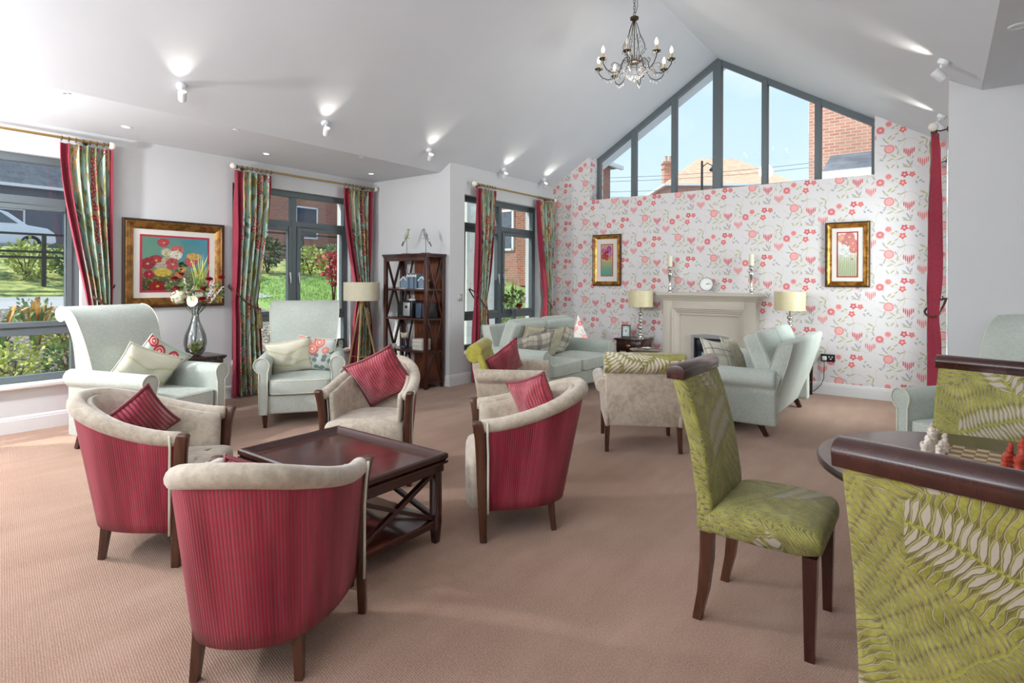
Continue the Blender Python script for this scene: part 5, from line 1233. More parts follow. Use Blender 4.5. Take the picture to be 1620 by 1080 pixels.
m = M(); m.box((0, 0, .008), (.20, .07, .016)); m.box((0, 0, .02), (.10, .045, .014)); obj('base', m, SATIN, r, bev=.004); m = M(); m.sphere((-.085, -.01, .03), .016, 10, 8); m.sphere((-.085, -.01, .05), .010, 8, 6); obj('ball_ornament', m, SILVER, r)
for x, lb in ((-3.01, 'silver candlestick at the left end of the mantel shelf'), (-1.936, 'silver candlestick at the right end of the mantel shelf')):
    r = thing('candlestick', lb, 'candlestick', (x, YF - .13, 1.203), 0, 'silver mantel candlesticks')
    m = M(); m.lathe([(0, 0), (.030, 0), (.030, .01), (.018, .018), (.022, .03), (.026, .042), (.018, .052), (.022, .066), (.016, .08), (.011, .10), (.016, .16), (.030, .235), (.034, .26), (.028, .275), (.016, .29), (.030, .305), (.034, .32), (.020, .335), (.034, .345), (.036, .352), (0, .352)], n=24, caps=False); obj('stick', m, SILVER, r, ang=60)
    q = thing('candle', 'thick ivory candle on the %s mantel candlestick' % ('left' if x < -2.4 else 'right'), 'candle', (x, YF - .13, 1.555), 0, 'ivory mantel candles'); m = M(); m.lathe([(0, 0), (.030, 0), (.031, .004), (.031, .145), (.026, .15), (.0, .144)], n=24, caps=False); obj('wax', m, CANDLE, q, ang=50); m = M(); m.tube([(0, 0, .144), (.001, 0, .158)], .0015, 5); obj('wick', m, BLACKM, q)
# ------------------------------------------------------------------ lamps
def table_lamp(label, loc, h0=.40, sr=.172, sh=.225):
    r = thing('table_lamp', label, 'lamp', loc, 0, 'cream-shaded ball-stem table lamps'); P = [(0, 0), (.07, 0), (.07, .012), (.02, .02)]; z = .03
    for k in range(7):
        R = .026 if k % 2 == 0 else .018
        for q in range(1, 8): a = pi * q / 8; P.append((.008 + R * sin(a), z + R * (1 - cos(a))))
        z += 2 * R + .004; P.append((.008, z))
    P += [(.008, h0 + .05), (0, h0 + .05)]
    m = M(); m.lathe(P, n=18, caps=False); obj('ball_stem', m, SILVER, r, ang=60)
    m = M(); m.lathe([(sr - .004, h0 + .02), (sr, h0 + .02), (sr, h0 + .02 + sh), (sr - .004, h0 + .02 + sh), (sr - .004, h0 + .02)], n=48, caps=False); obj('lamp_shade', m, SHADE2, r, ang=50)
    m = M()
    for k in range(3): a = 2 * pi * k / 3; m.tube([(0, 0, h0 + .06), (sr * cos(a), sr * sin(a), h0 + .03)], .002, 5)
    obj('shade_carrier', m, BRASSROD, r); m = M(); m.sphere((0, 0, h0 + .10), .03, 12, 8); obj('bulb', m, WHITEP, r); return r
table_lamp('cream drum-shade table lamp left of the fireplace', (-3.385, 7.545, .55), .425); table_lamp('cream drum-shade table lamp right of the fireplace', (-1.45, 7.50, .58), .41)
r = thing('floor_lamp', 'pale oak tripod floor lamp with a cream drum shade by the second window', 'lamp', (-6.0, 4.77, 0))
for k in range(3): a = radians(70 + 120 * k); m = M(); m.tube([(.025 * cos(a), .025 * sin(a), 1.06), (.27 * cos(a), .27 * sin(a), 0)], [.011, .013], 10); obj('leg', m, OAK, r)
m = M(); m.lathe([(0, 1.0), (.03, 1.0), (.034, 1.02), (.034, 1.06), (.02, 1.08), (.01, 1.10), (.01, 1.2), (0, 1.2)], n=20, caps=False); obj('hub', m, BRASSROD, r, ang=50)
m = M()
for k in range(3): a = radians(70 + 120 * k); b = radians(190 + 120 * k); m.tube([(.185 * cos(a), .185 * sin(a), .36), (0, 0, .36)], .005, 6)
obj('spreader', m, BRASSROD, r); m = M(); m.lathe([(.222, 1.09), (.227, 1.09), (.227, 1.325), (.222, 1.325), (.222, 1.09)], n=56, caps=False); obj('lamp_shade', m, SHADE, r, ang=50); m = M(); m.sphere((0, 0, 1.2), .035, 12, 8); obj('bulb', m, WHITEP, r)
m = M()
for k in range(3): a = 2 * pi * k / 3; m.tube([(0, 0, 1.12), (.224 * cos(a), .224 * sin(a), 1.10)], .003, 5)
obj('shade_carrier', m, BRASSROD, r)

# ------------------------------------------------------------------ chandelier
CH = (RX, 5.37); ZC = 3.50
r = thing('chandelier', 'antique bronze eight-arm crystal chandelier with candle bulbs hanging from the ridge', 'chandelier', (CH[0], CH[1], 0))
m = M(); z = 4.42; k = 0
while z > 4.03:
    pts = [(.011 * cos(2 * pi * q / 10) * (1 if k % 2 else 0), .011 * cos(2 * pi * q / 10) * (0 if k % 2 else 1), z - .017 + .02 * sin(2 * pi * q / 10)) for q in range(10)]
    m.tube(pts, .0028, 5, closed=True); z -= .032; k += 1
m.tube([(0, 0, 4.34), (.03, 0, 4.22), (.035, 0, 4.12), (.004, 0, 4.03)], .003, 6); obj('chain', m, BRONZE, r, ang=180)
m = M(); m.lathe([(0, 4.43), (.06, 4.43), (.05, 4.405), (.012, 4.39), (0, 4.39)], n=24, caps=False); obj('ceiling_rose', m, BRONZE, r)
m = M(); m.lathe([(0, 3.985), (.022, 3.985), (.042, 3.995), (.044, 4.015), (.02, 4.03), (0, 4.03)], n=20, caps=False); m.lathe([(.005, 3.55), (.005, 3.99)], n=8); m.lathe([(0, 3.55), (.05, 3.55), (.06, 3.56), (.05, 3.575), (0, 3.575)], n=24, caps=False); m.lathe([(0, 3.36), (.012, 3.375), (.02, 3.385), (.008, 3.40), (0, 3.40)], n=12, caps=False); obj('centre_stem', m, BRONZE, r, ang=50)
m = M()
for k in range(8):
    a = 2 * pi * k / 8; P = [(.015, 3.98), (.045, 3.90), (.06, 3.84), (.10, 3.76), (.12, 3.70), (.09, 3.66), (.055, 3.62), (.055, 3.57)]
    m.tube([(q * cos(a), q * sin(a), z) for q, z in P], .003, 5)
obj('upper_scroll', m, BRONZE, r, ang=180)
rnd = random.Random(4); m = M()
def drop(m, x, y, z, s): m.add([(x, y, z + s), (x + s * .6, y, z), (x, y + s * .6, z), (x - s * .6, y, z), (x, y - s * .6, z), (x, y, z - s * 1.3)], [(0, 1, 2), (0, 2, 3), (0, 3, 4), (0, 4, 1), (5, 2, 1), (5, 3, 2), (5, 4, 3), (5, 1, 4)])
for i in range(9):
    t = i / 8; R = .118 * cos(t * pi / 2 * .92); z = 3.55 - .15 * sin(t * pi / 2)
    for k in range(max(4, int(24 * R / .118))): a = 2 * pi * k / max(4, int(24 * R / .118)) + i * .3; drop(m, R * cos(a), R * sin(a), z, .013)
obj('crystal_basket', m, CRYSTAL, r, smooth=False, kind='stuff', fix=False)
m = M()
for i in range(3):
    for k in range(12): a = 2 * pi * k / 12; R = (.105, .09, .055)[i]; b = a + 2 * pi / 12; z = (3.545, 3.48, 3.42)[i]; m.tube([(R * cos(a), R * sin(a), z), (R * cos(b), R * sin(b), z)], .0025, 4)
obj('basket_wire', m, BRONZE, r)
for k in range(8):
    a = 2 * pi * k / 8 + .25; ca, sa = cos(a), sin(a); P = [(.05, 3.565), (.10, 3.60), (.135, 3.56), (.15, 3.48), (.20, 3.43), (.27, 3.42), (.33, 3.45), (.365, 3.50), (.365, 3.53)]
    m = M(); m.tube([(q * ca, q * sa, z) for q, z in P], .0048, 7); m.tube([(q * ca, q * sa, z) for q, z in [(.15, 3.48), (.19, 3.52), (.24, 3.53), (.27, 3.50), (.25, 3.475)]], .0032, 6); arm = obj('arm', m, BRONZE, r, ang=180)
    cx, cy = .365 * ca, .365 * sa
    m = M(); m.lathe([(0, 3.525), (.012, 3.525), (.034, 3.535), (.042, 3.545), (.036, 3.545), (.012, 3.54), (.010, 3.552), (0, 3.552)], (cx, cy, 0), 16, caps=False); obj('drip_pan', m, BRONZE, arm)
    m = M(); m.lathe([(0, 3.55), (.0115, 3.55), (.0115, 3.60), (0, 3.60)], (cx, cy, 0), 12, caps=False); obj('candle_sleeve', m, CANDLESL, arm)
    m = M(); m.lathe([(0, 3.60), (.010, 3.60), (.017, 3.622), (.0175, 3.632), (.012, 3.652), (.005, 3.668), (0, 3.676)], (cx, cy, 0), 12, caps=False); obj('bulb', m, CANDLEBULB if k not in (2, 6) else CRYST, arm, ang=80)
    m = M()
    for q in range(5): b = 2 * pi * q / 5; drop(m, cx + .042 * cos(b), cy + .042 * sin(b), 3.520, .011)
    for q, z in ((.10, 3.58), (.14, 3.52), (.20, 3.405), (.235, 3.40), (.27, 3.395), (.30, 3.41), (.33, 3.43), (.19, 3.50), (.24, 3.51), (.12, 3.68), (.10, 3.74), (.06, 3.82)): drop(m, q * ca, q * sa, z, .012)
    obj('crystal_drops', m, CRYSTAL, arm, smooth=False, fix=False)
# ------------------------------------------------------------------ ceiling spots and downlights
def spot(label, x, y, side):
    z = zsl(x); n = Vector((.53 * (1 if side < 0 else -1), 0, -.848)); r = thing('ceiling_spotlight', label, 'spotlight', (x, y, z), 0, 'adjustable ceiling spotlights')
    q = n.to_track_quat('Z', 'Y').to_matrix().to_4x4()
    m = M(); m.lathe([(0, 0), (.036, 0), (.036, .018), (.028, .03), (0, .032)], n=24, T=q, caps=False); obj('base', m, WHITEMET, r, ang=50)
    e = n * .075 + Vector((.01 * side, .0, -.01)); m = M(); m.tube([tuple(n * .03), tuple(e)], .008, 8); obj('arm', m, WHITEMET, r)
    ax = Vector((-.55 * side, -.25, .6)).normalized(); T = Matrix.Translation(e + Vector((0, 0, -.02))) @ ax.to_track_quat('Z', 'Y').to_matrix().to_4x4()
    m = M(); m.lathe([(0, -.045), (.024, -.045), (.030, -.035), (.033, .04), (.027, .04), (.024, .02), (0, .02)], n=24, T=T, caps=False); obj('head', m, WHITEMET, r, ang=50)
    m = M(); m.lathe([(0, .021), (.0235, .021), (.0235, .024), (0, .024)], n=20, T=T, caps=False); obj('lens', m, LAMPGLOW if side < 0 else SATIN, r)
    d = bpy.data.lights.new('spot_glow', 'SPOT'); d.energy = 5; d.color = (1, .93, .82); d.spot_size = radians(70); d.spot_blend = 1; d.shadow_soft_size = .02
    o = bpy.data.objects.new('spot_glow', d); COL.objects.link(o); o.parent = r; o.location = e + Vector((0, 0, -.02)) + ax * .045; o.rotation_euler = ax.to_track_quat('-Z', 'Y').to_euler()
for k, (y, w) in enumerate(((2.1, 'nearest the camera'), (3.45, 'second along'), (4.9, 'middle one'), (6.37, 'fourth along, above the third window'), (7.38, 'farthest, by the papered wall'))): spot('white adjustable spotlight on the left ceiling slope, ' + w, -4.925, y, -1)
spot('white adjustable spotlight on the right ceiling slope, the nearer one', .015, 4.95, 1); spot('white adjustable spotlight on the right ceiling slope, above the corner curtain', .005, 6.58, 1)
def downlight(label, x, y, lit, R=.04):
    r = thing('downlight', label, 'downlight', (x, y, ZS), 0, 'recessed soffit downlights'); m = M(); m.lathe([(R * .7, -.001), (R * .75, -.006), (R, -.004), (R + .002, 0)], n=28, caps=False); obj('bezel', m, WHITEMET, r)
    m = M(); m.lathe([(0, -.003), (R * .7, -.003), (R * .7, .0), (0, 0)], n=24, caps=False); obj('lens', m, LAMPGLOW if lit else SATIN, r)
for y, w in ((2.085, 'above the big left window curtain'), (3.447, 'above the second window curtain'), (4.906, 'near the white return wall')): downlight('lit recessed downlight in the soffit ' + w, -5.985, y, True)
for y, w in ((1.435, 'farthest left'), (2.736, 'in the middle'), (4.178, 'toward the bookcase')): downlight('small unlit recessed fitting near the soffit edge, ' + w, -5.27, y, False, .026)
downlight('recessed fitting in the right-hand soffit at the top right corner', .335, 4.15, False, .045)
# ------------------------------------------------------------------ switch and socket
SWP = mat('cream_switch_plate', C(206, 198, 184), .4)
r = thing('light_switch', 'cream switch plate on the wall beside the bookcase', 'switch', (X3L, 5.567, 1.13), pi / 2); m = M(); m.box((0, -.005, 0), (.088, .010, .088)); obj('plate', m, SATIN, r, bev=.003); m = M(); m.box((0, -.012, 0), (.05, .006, .05)); obj('rocker', m, SWP, r, bev=.002)
r = thing('wall_socket', 'black double wall socket low on the papered wall', 'socket', (-1.085, YF, .44), 0); m = M(); m.box((0, -.006, 0), (.15, .012, .088)); obj('plate', m, BLACKM, r, bev=.004); m = M()
m.box((.012, -.013, .012), (.012, .004, .016)); m.box((.045, -.013, .012), (.012, .004, .016)); m.box((.03, -.013, -.012), (.02, .004, .014)); obj('switch_rocker', m, WHITEP, r, smooth=False)
r = thing('plug', 'white plug in the left half of the black wall socket', 'plug', (-1.122, YF - .012, .435)); m = M(); m.box((0, -.015, 0), (.05, .03, .05)); obj('body', m, WHITEP, r, bev=.008)
m = M(); m.tube([(0, -.015, -.022), (.0, -.02, -.12), (-.004, -.02, -.24), (-.03, -.03, -.32), (-.10, -.04, -.40), (-.2, -.06, -.428)], .004, 6); obj('cable', m, BLACKM, r, ang=180)
def photo(label, loc, rz, w, h, mt, fw=.018):
    r = thing('photo_frame', label, 'photo frame', loc, rz); lean_ = Matrix.Rotation(radians(-10), 4, 'X')
    m = M(); rows = [[tuple(lean_ @ Vector((sx * (w / 2 - i), -y, h / 2 + sz * (h / 2 - i)))) for i, y in ((0, 0), (0, .012), (fw, .010), (fw, 0))] for sx, sz in ((-1, -1), (1, -1), (1, 1), (-1, 1))]; m.grid(rows, cu=True, cv=True); obj('frame', m, mt, r, smooth=False)
    m = M(); vs = [tuple(lean_ @ Vector((sx * (w / 2 - fw), -.004, h / 2 + sz * (h / 2 - fw)))) for sx, sz in ((-1, -1), (1, -1), (1, 1), (-1, 1))]; m.add(vs, [(0, 1, 2, 3)], uvs=[(0, 0), (1, 0), (1, 1), (0, 1)]); obj('picture', m, PHOTOP, r, smooth=False, fix=False)
    m = M(); m.bar((0, .0, h * .6), (0, .07, .002), .03, .004, (1, 0, 0)); obj('easel_strut', m, BLACKM, r)
PHOTOP = painting_mat('print_snapshot', 'snapshot')
photo('small brown photo frame on the left fireside table', (-3.60, 7.53, .551), .35, .13, .18, FRAMEBRN); photo('small dark photo frame behind the right-hand sofa', (-1.60, 7.50, .581), .4, .15, .17, FRAMEBRN); photo('small dark photo frame on the sill of the second window', (XL + .0, 4.83, .426), 1.2, .10, .135, FRAMEBRN)
# ------------------------------------------------------------------ flowers
def rose(m, c, r, rnd):
    for ring, (n, rr, t) in enumerate(((3, .35, .9), (5, .6, .6), (6, .85, .25))):
        for k in range(n):
            a = 2 * pi * k / n + ring; d = Vector((cos(a), sin(a) * .8, 0)); up = Vector((0, -.35, 1))
            p0 = Vector(c) - up * r * .3; p1 = Vector(c) + d * r * rr + up * r * (.1 + t * .5); s = d.cross(up).normalized() * r * .55
            m.add([p0, p1 - s + up * r * .0, p1 + up * r * .35, p1 + s], [(0, 1, 2), (0, 2, 3)])
    m.sphere(c, r * .42, 8, 6)
def leafs(m, c, R, n, L, rnd, fl=1.0, w=.32):
    for _ in range(n):
        d = Vector((rnd.gauss(0, 1), rnd.gauss(0, 1), rnd.gauss(0, 1) * fl)).normalized(); p = Vector(c) + d * R * rnd.uniform(.55, 1.0) ** .6
        e = (d + Vector((rnd.uniform(-.8, .8), rnd.uniform(-.8, .8), rnd.uniform(-.3, .8)))).normalized(); s = e.cross(Vector((rnd.uniform(-1, 1), rnd.uniform(-1, 1), rnd.uniform(-1, 1)))).normalized(); l = L * rnd.uniform(.6, 1.3)
        m.add([p, p + e * l * .5 + s * l * w, p + e * l, p + e * l * .5 - s * l * w], [(0, 1, 2, 3)])
rnd = random.Random(12); VZ = .581; rzv = radians(36.8)
r = thing('glass_vase', 'tall waisted clear glass vase with moss in its foot on the left side table', 'vase', (-6.055, 2.73, VZ), rzv)
prof = [(.045, 0), (.06, .005), (.09, .05), (.104, .11), (.106, .15), (.096, .21), (.07, .28), (.045, .34), (.031, .40), (.029, .44), (.038, .49), (.06, .53), (.085, .548)]
m = M(); m.lathe([(0, .002)] + prof + [(z[0] - .004, z[1]) for z in prof[::-1]] + [(0, .012)], n=36, caps=False); obj('glass_body', m, VASEG, r, ang=180)
m = M()
for k in range(26): a = rnd.uniform(0, 6.28); q = rnd.uniform(0, .06); m.sphere((q * cos(a), q * sin(a), .035 + rnd.uniform(0, .10)), .024, 8, 6)
obj('moss', m, MOSS, r, kind='stuff')
r = thing('flower_arrangement', 'arrangement of dark red roses, cream hydrangea and grasses in the tall glass vase', 'flowers', (-6.055, 2.73, VZ), rzv)
k_ = .00645; u0, v0 = 308, 565
def L(u, v, dy=0): return ((u - u0) * k_, dy, (v0 - v) * k_)
m = M()
for u, v in ((280, 446), (291, 439), (283, 461), (334, 446), (353, 443), (326, 462), (324, 476), (287, 474), (310, 478), (302, 458), (340, 462), (350, 460), (268, 456), (300, 440)):
    e = L(u, v, rnd.uniform(-.04, .02)); m.tube([(0, 0, .10), (e[0] * .12, 0, .42), (e[0] * .6, e[1] * .5, .42 + (e[2] - .42) * .5), e], .0025, 5)
obj('stems', m, L_DARK, r, ang=180)
for u, v, R in ((280, 445, .036), (291, 438, .028), (283, 460, .034), (334, 446, .038), (353, 443, .036), (326, 461, .038), (324, 477, .040)):
    m = M(); rose(m, L(u, v, -.05), R, rnd); obj('red_rose', m, P_RED, r, ang=60)
m = M(); c = Vector(L(287, 473, -.06))
for k in range(130):
    d = Vector((rnd.gauss(0, 1), rnd.gauss(0, 1), rnd.gauss(0, 1))).normalized(); p = c + d * .072; s = d.cross(Vector((0, .3, 1))).normalized() * .012; t = d.cross(s).normalized() * .012
    m.add([p - s, p - t, p + s, p + t], [(0, 1, 2, 3)])
m.sphere(tuple(c), .054, 14, 10); obj('hydrangea_head', m, P_WHITE, r, ang=30, fix=False)
m = M(); c = Vector(L(310, 478, -.09)); rim = []
for k in range(20):
    a = 2 * pi * k / 20; R = .062 * (1 - .28 * max(0, cos(a)) ** 6); rim.append(c + Vector((R * sin(a) * .92, -.01 * cos(2 * a), R * cos(a))))
m.add([c + Vector((0, .02, 0))] + rim, [(0, i + 1, (i + 1) % 20 + 1) for i in range(20)]); obj('anthurium_bloom', m, P_WHITE, r, ang=180, fix=False); m = M(); m.tube([c + Vector((0, -.0, .0)), c + Vector((0, -.03, .045))], [.006, .004], 6); obj('spadix', m, L_YEL, r)
for a, b in (((298, 468), (296, 444)), ((330, 478), (342, 446)), ((336, 482), (356, 456)), ((306, 466), (312, 452))):
    m = M(); p, q = Vector(L(*a, -.05)), Vector(L(*b, -.06))
    for k in range(26): t = k / 25; c = p.lerp(q, t); d = Vector((rnd.uniform(-1, 1), rnd.uniform(-1, 0), rnd.uniform(-.3, 1))).normalized() * .035 * (1.1 - t * .6); s = d.cross(Vector((0, 1, 0))).normalized() * .005; m.add([c - s, c + d, c + s], [(0, 1, 2)])
    obj('blush_spray', m, P_BLUSH, r, ang=30, fix=False)
m = M(); leafs(m, L(305, 458, 0), .10, 90, .05, rnd, .6); leafs(m, L(335, 466, 0), .08, 60, .05, rnd, .8); leafs(m, L(275, 458, 0), .06, 40, .045, rnd, .6); obj('leaves', m, L_GREEN, r, ang=30, kind='stuff', fix=False)
m = M()
for k in range(34):
    a = L(312 + rnd.uniform(-8, 8), 462); b = L(300 + rnd.uniform(0, 1) * 42, 402 + rnd.uniform(0, 40)); a = Vector(a); b = Vector(b) + Vector((0, rnd.uniform(-.05, .05), 0)); w = Vector((.003, 0, 0)); mid = a.lerp(b, .6) + Vector((0, 0, .02)); m.add([a - w, a + w, mid + w, b, mid - w], [(0, 1, 2, 3, 4)])
obj('grass_blades', m, L_YEL, r, ang=30, kind='stuff', fix=False)
m = M(); c = L(288, 426, -.03)
for k in range(7): leafs(m, (c[0] + rnd.uniform(-.03, .03), c[1], c[2] + rnd.uniform(-.05, .03)), .012, 4, .03, rnd, 1, .5)
obj('eucalyptus_sprig', m, L_DARK, r, ang=30, fix=False)
# sill vase, third window
r = thing('trumpet_vase', 'clear trumpet vase on the sill of the third window', 'vase', (-5.03, 6.76, .427), rzv); prof = [(.05, 0), (.05, .008), (.012, .02), (.016, .14), (.028, .34), (.055, .50), (.07, .53)]
m = M(); m.lathe([(0, 0)] + prof + [(a - .004, b) for a, b in prof[::-1][:-1]], n=28, caps=False); obj('glass_body', m, VASEG, r, ang=180)
r = thing('flower_arrangement', 'bunch of cream and green flowers with one red rose on the third window sill', 'flowers', (-5.03, 6.76, .427), rzv)
m = M()
for k in range(7): a = 2 * pi * k / 7; m.tube([(0, 0, .15), (.02 * cos(a), .02 * sin(a), .45), (.10 * cos(a), .05 * sin(a), .62)], .0025, 5)
obj('stems', m, L_DARK, r)
m = M(); leafs(m, (0, 0, .66), .13, 170, .06, rnd, .7); obj('leaves', m, L_GREEN, r, ang=30, kind='stuff', fix=False)
for x, z, R in ((-.15, .58, .05), (-.03, .60, .045), (.13, .64, .06), (-.08, .68, .04)):
    m = M(); rose(m, (x, -.06, z), R, rnd); obj('cream_bloom', m, P_WHITE, r, ang=60)
m = M(); rose(m, (.08, -.08, .55), .055, rnd); obj('red_rose', m, P_RED, r, ang=60)
m = M()
for k in range(14): x = rnd.uniform(-.03, .04); m.bar((x * .3, 0, .6), (x, 0, .85 + rnd.uniform(0, .15)), .004, .001)
obj('grass_blades', m, L_YEL, r, kind='stuff')

# ------------------------------------------------------------------ garden
def shrub(label, x, y, R, H, mt, n=420, leaf=.09, seed=0, name='garden_shrub', group=None, z=None):
    rn = random.Random(seed); z = gz1(x, y) if z is None else z; r = thing(name, label, 'shrub', (x, y, z - .02), 0, group); m = M()
    for k in range(5):
        c = (rn.uniform(-.35, .35) * R, rn.uniform(-.35, .35) * R, H * rn.uniform(.45, .72)); leafs(m, c, R * .7, n // 5, leaf, rn, H / R / 1.6)
    obj('foliage', m, mt, r, ang=30, fix=False); m = M()
    for k in range(4): a = k * 1.6; m.tube([(0, 0, 0), (.2 * R * cos(a), .2 * R * sin(a), H * .4), (.45 * R * cos(a), .45 * R * sin(a), H * .75)], [.02, .012, .006], 5)
    obj('stem', m, WALNUT, r); return r
G = 'shrubs in the garden bed outside the big window'
for i, (x, y, R, H, mt, w) in enumerate(((-7.35, 1.15, .28, .35, L_GREY, 'silver-green low shrub nearest the glass at the far left'), (-7.55, 1.62, .30, .42, L_YEL, 'lime-tipped low shrub in the bed below the window bar'), (-7.7, 2.15, .26, .36, L_GREEN, 'green low shrub at the right of the lower pane'),
        (-8.3, 1.5, .30, .35, L_GREEN, 'green shrub in the middle of the bark bed'), (-8.5, 2.35, .32, .4, L_YEL, 'lime shrub beside the path'), (-7.9, 2.75, .26, .32, L_RED, 'crimson low shrub at the edge of the big window'), (-9.3, 2.2, .3, .32, L_GREY, 'silver-green shrub by the path edge'), (-9.0, 1.2, .3, .34, L_GREEN, 'green shrub behind the strap-leaved plants'))):
    shrub(w, x, y, R, H, mt, 380, .06, 40 + i, group=G)
for i, (x, y, H, w) in enumerate(((-8.05, 1.62, .95, 'bronze strap-leaved plant at the far left of the bed'), (-8.25, 1.98, .85, 'bronze strap-leaved plant, second from the left'), (-8.6, 2.5, .75, 'green and bronze strap-leaved plant nearest the path'))):
    r = thing('strap_leaf_plant', w, 'plant', (x, y, gz1(x, y)), 0, 'bronze strap-leaved plants'); rn = random.Random(60 + i)
    for k in range(22):
        a = rn.uniform(0, 6.28); s = rn.uniform(.1, .55); h = H * rn.uniform(.6, 1); w_ = .022; d = Vector((cos(a), sin(a), 0)); t = Vector((-sin(a), cos(a), 0)) * w_
        P = [Vector((0, 0, 0)), d * s * .2 * h + Vector((0, 0, .5 * h)), d * s * .6 * h + Vector((0, 0, .85 * h)), d * s * h * 1.1 + Vector((0, 0, h * (1 - s * .5)))]
        m = M(); m.grid([[tuple(p - t * q), tuple(p + t * q)] for p, q in zip(P, (1, 1.2, .9, .1))]); obj('leaf', m, L_ORG if k % 3 else L_GREEN, r, ang=60, fix=False)
for i in range(9):
    x, y = -13.5 - .25 * (i % 3), 1.0 + i * .70; shrub(('lime', 'green', 'dark green')[i % 3] + ' leafy shrub behind the black railing, %s' % ('far left', 'left pane edge', 'behind the strap-leaved plants', 'left of the railing post', 'right of the railing post', 'above the path', 'at the right edge of the big window', 'hidden behind the left curtain', 'beyond the left curtain')[i], x, y, .42, .52 + .12 * (i % 2), (L_YEL, L_GREEN, L_YEL)[i % 3], 520, .09, 80 + i, group='shrubs behind the railing')
for i in range(9):
    x, y = -12.4 - .3 * (i % 2), 6.4 + i * .95; shrub(('grey-green', 'dark green', 'lime')[i % 3] + ' bush at the top of the lawn, ' + ('far left in the second window', 'left of the left casement', 'in the middle of the left casement', 'left of the mullion', 'right behind the mullion', 'left of the right casement centre', 'in the right casement', 'at its right edge', 'hidden past the window frame')[i], x, y, .42, .6 + .15 * (i % 2), (L_GREY, L_DARK, L_YEL)[i % 3], 480, .09, 100 + i, group='bushes above the lawn')
shrub('red-stemmed leafy bush near the right casement of the second window', -9.6, 6.95, .28, 1.25, L_RED, 420, .08, 131); shrub('young green bush below the third window', -6.9, 8.9, .4, .9, L_GREEN, 420, .07, 132); shrub('green bush beyond the third window', -8.6, 10.4, .6, 1.0, L_YEL, 500, .09, 133)
m = M(); rn = random.Random(5)
for k in range(16000):
    x = rn.uniform(-12, -7.0); y = rn.uniform(5.8, 12); z = gz1(x, y); a = rn.uniform(0, 3.14); h = rn.uniform(.03, .07); w_ = .008
    m.add([(x - w_ * cos(a), y - w_ * sin(a), z), (x + w_ * cos(a), y + w_ * sin(a), z), (x + rn.uniform(-.02, .02), y + rn.uniform(-.02, .02), z + h)], [(0, 1, 2)])
o = obj('lawn_grass', m, leafmat('grass_blades', C(116, 148, 72), C(160, 190, 104)), smooth=False, fix=False, kind='stuff'); tag(o, 'short green grass on the sloping lawn outside the second window', 'grass')
m = M()
for k in range(9000):
    x = rn.uniform(-10.4, -6.9); y = rn.uniform(-1, 5.5); z = gz1(x, y) + .01; a = rn.uniform(0, 3.14); s = rn.uniform(.015, .04); b = rn.uniform(.2, .5) * s
    m.add([(x - s * cos(a), y - s * sin(a), z + rn.uniform(0, .02)), (x + b * sin(a), y - b * cos(a), z), (x + s * cos(a), y + s * sin(a), z + rn.uniform(0, .03)), (x - b * sin(a), y + b * cos(a), z + .01)], [(0, 1, 2, 3)])
o = obj('bark_chips', m, leafmat('bark_chip', C(120, 104, 92), C(196, 184, 170)), smooth=False, fix=False, kind='stuff'); tag(o, 'loose bark chips over the garden bed outside the big window', 'bark')
# railing
r = thing('iron_railing', 'black iron railing along the path outside the left windows', 'railing', (-12.9, 0, 0)); n = 0
for k in range(14):
    y = -2 + k * 1.3; z = gz1(-12.9, y); m = M(); m.box((0, y, z + .45), (.06, .06, 1.0)); obj('post', m, IRON, r, smooth=False)
    if k < 13:
        z2 = gz1(-12.9, y + 1.3)
        for h in (.93, .62, .52): m = M(); m.bar((0, y, z + h), (0, y + 1.3, z2 + h), .04, .04); obj('rail', m, IRON, r, smooth=False)
# car
r = thing('parked_car', 'white estate car parked beyond the railing outside the big left window', 'car', (-30.5, 5.5, 2.46), radians(88))
body = [(-2.3, .35), (-2.32, .8), (-2.2, 1.02), (-1.95, 1.1), (-1.6, 1.62), (-1.2, 1.70), (.35, 1.66), (.75, 1.55), (1.35, 1.08), (2.0, .98), (2.25, .8), (2.3, .4), (1.9, .28), (-2.0, .28)]
m = M(); m.prism(body, -.85, .85, 'y'); obj('body', m, CARW, r, bev=.08, seg=3)
for s in (-1, 1):
    for P in ([(-1.82, 1.14), (-1.52, 1.56), (-.95, 1.60), (-.95, 1.14)], [(-.85, 1.14), (-.85, 1.60), (.02, 1.58), (.02, 1.12)], [(.10, 1.12), (.10, 1.58), (.5, 1.54), (1.05, 1.12)]): m = M(); m.prism(P, s * .84, s * .862, 'y'); obj('side_window', m, DARKGL, r, smooth=False)
    for x in (-1.45, 1.45): m = M(); T = Matrix.Translation((x, s * .80, .33)) @ Matrix.Rotation(pi / 2, 4, 'X'); m.lathe([(0, -.1), (.33, -.1), (.34, 0), (.33, .1), (0, .1)], n=28, T=T, caps=False); w = obj('wheel', m, TYRE, r, ang=50); m = M(); m.lathe([(0, -.115), (.2, -.115), (.2, .115), (0, .115)], n=20, T=T, caps=False); obj('hub_cap', m, SATIN, w, ang=50)
m = M(); m.bar((-1.3, .7, 1.73), (.3, .7, 1.71), .04); m.bar((-1.3, -.7, 1.73), (.3, -.7, 1.71), .04); obj('roof_rail', m, SATIN, r)
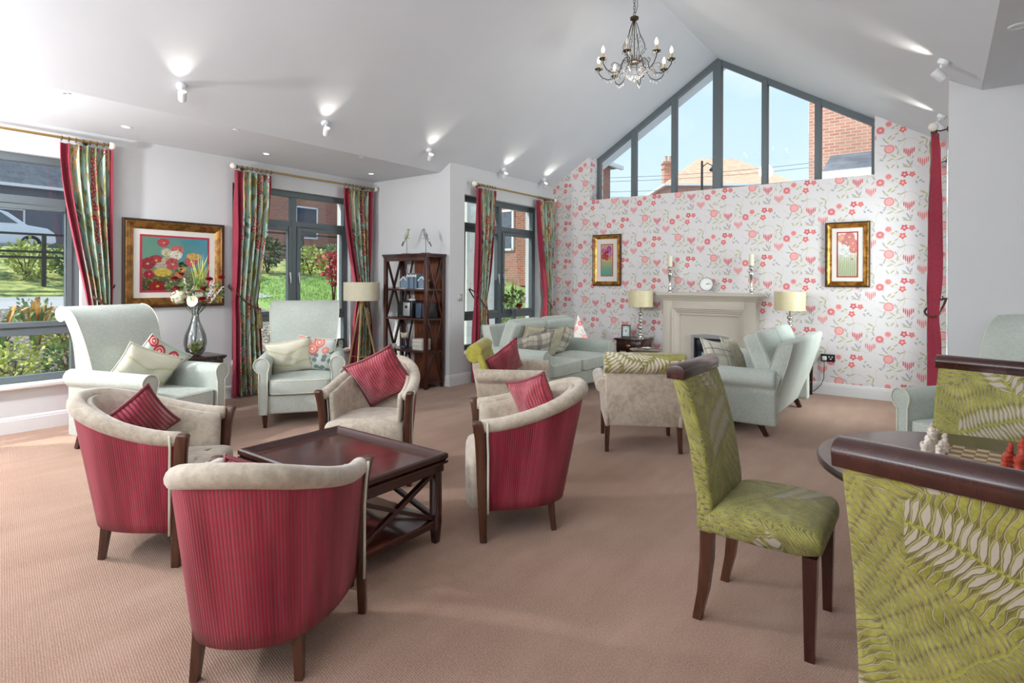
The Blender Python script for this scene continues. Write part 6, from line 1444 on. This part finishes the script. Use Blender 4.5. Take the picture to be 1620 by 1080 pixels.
# houses
g2 = lambda n, x0, dx, z, w, h: [('f', x0 + dx * i, z, w, h) for i in range(n)]
house('grey_outbuilding', 'grey-clad building with a slate roof beyond the parked car', (-38, 3.0, 2.3), pi / 2, 15, 7, 3.4, 7.4, GREYCLAD, SLATE, g2(3, -4, 4, 1.0, 1.6, 1.3), False)
house('brick_house', 'red brick house with pale windows behind the lawn', (-27.5, 20.0, 2.3), pi / 2, 17, 8, 6.4, 9.4, BRICK, SLATE, g2(6, -7.0, 2.5, 1.0, 1.1, 1.4) + g2(6, -7.0, 2.5, 3.8, 1.1, 1.4), True)
house('brick_annexe', 'red brick annexe wall seen through the third window', (-14.9, 17.8, 1.2), 0, 9, 5, 4.6, 6.2, BRICK, SLATE, g2(2, .5, 2.5, 1.2, 1.0, 1.3), True)
house('tiled_house', 'distant house with an orange tiled hipped roof seen through the gable window', (-13.0, 42.0, -.1), radians(36.8), 8.6, 6, 7.9, 10.35, BRICKG, TILEO, [('f', -2.6, 6.1, 1.6, 1.1), ('f', 2.6, 6.1, 1.6, 1.1)], True, [(-3.5, 0, .75, 10.1)])
house('brick_terrace', 'tall red brick house filling the right pane of the gable window', (1.7, 18.6, -.1), 0, 8.6, 6, 9, 12, BRICKG, SLATE, [('l', -2.2, 5.2, .9, 1.1), ('f', .9, 5, 1.1, 1.5)], True)
house('slate_garage', 'small outbuilding with a slate roof and white bargeboards at the right of the gable window', (-.35, 13.6, -.1), 0, 2.3, 2.2, 3.45, 4.1, UPVC, SLATE, [('f', -.5, 2.4, .6, .6)], False)
r = thing('street_lamp', 'black street lamp in front of the distant tiled house', 'street lamp', (-5.35, 15.98, 0)); m = M(); m.tube([(0, 0, 0), (0, 0, 4.72)], [.05, .03], 10); m.tube([(0, 0, 4.55), (.12, .08, 4.66), (.25, .18, 4.58)], .015, 8); obj('pole', m, IRON, r); m = M(); m.lathe([(0, 4.58), (.05, 4.57), (.12, 4.48), (.10, 4.44), (0, 4.42)], (.26, .19, 0), 16, caps=False); obj('lantern', m, IRON, r)
for k, z in enumerate((5.05, 5.35, 5.9, 6.1)):
    m = M(); P = [(-19 + 22 * t / 12, 27 + 3 * t / 12, z + 1.1 - .5 * sin(pi * t / 12)) for t in range(13)]; m.tube(P, .012, 5); o = obj('overhead_cable', m, GREYCLAD); tag(o, ('lowest', 'second lowest', 'second highest', 'highest')[k] + ' of the overhead cables crossing the sky in the gable window', 'cable', 'overhead cables')
# keep things standing on what carries them
bpy.context.view_layer.update()
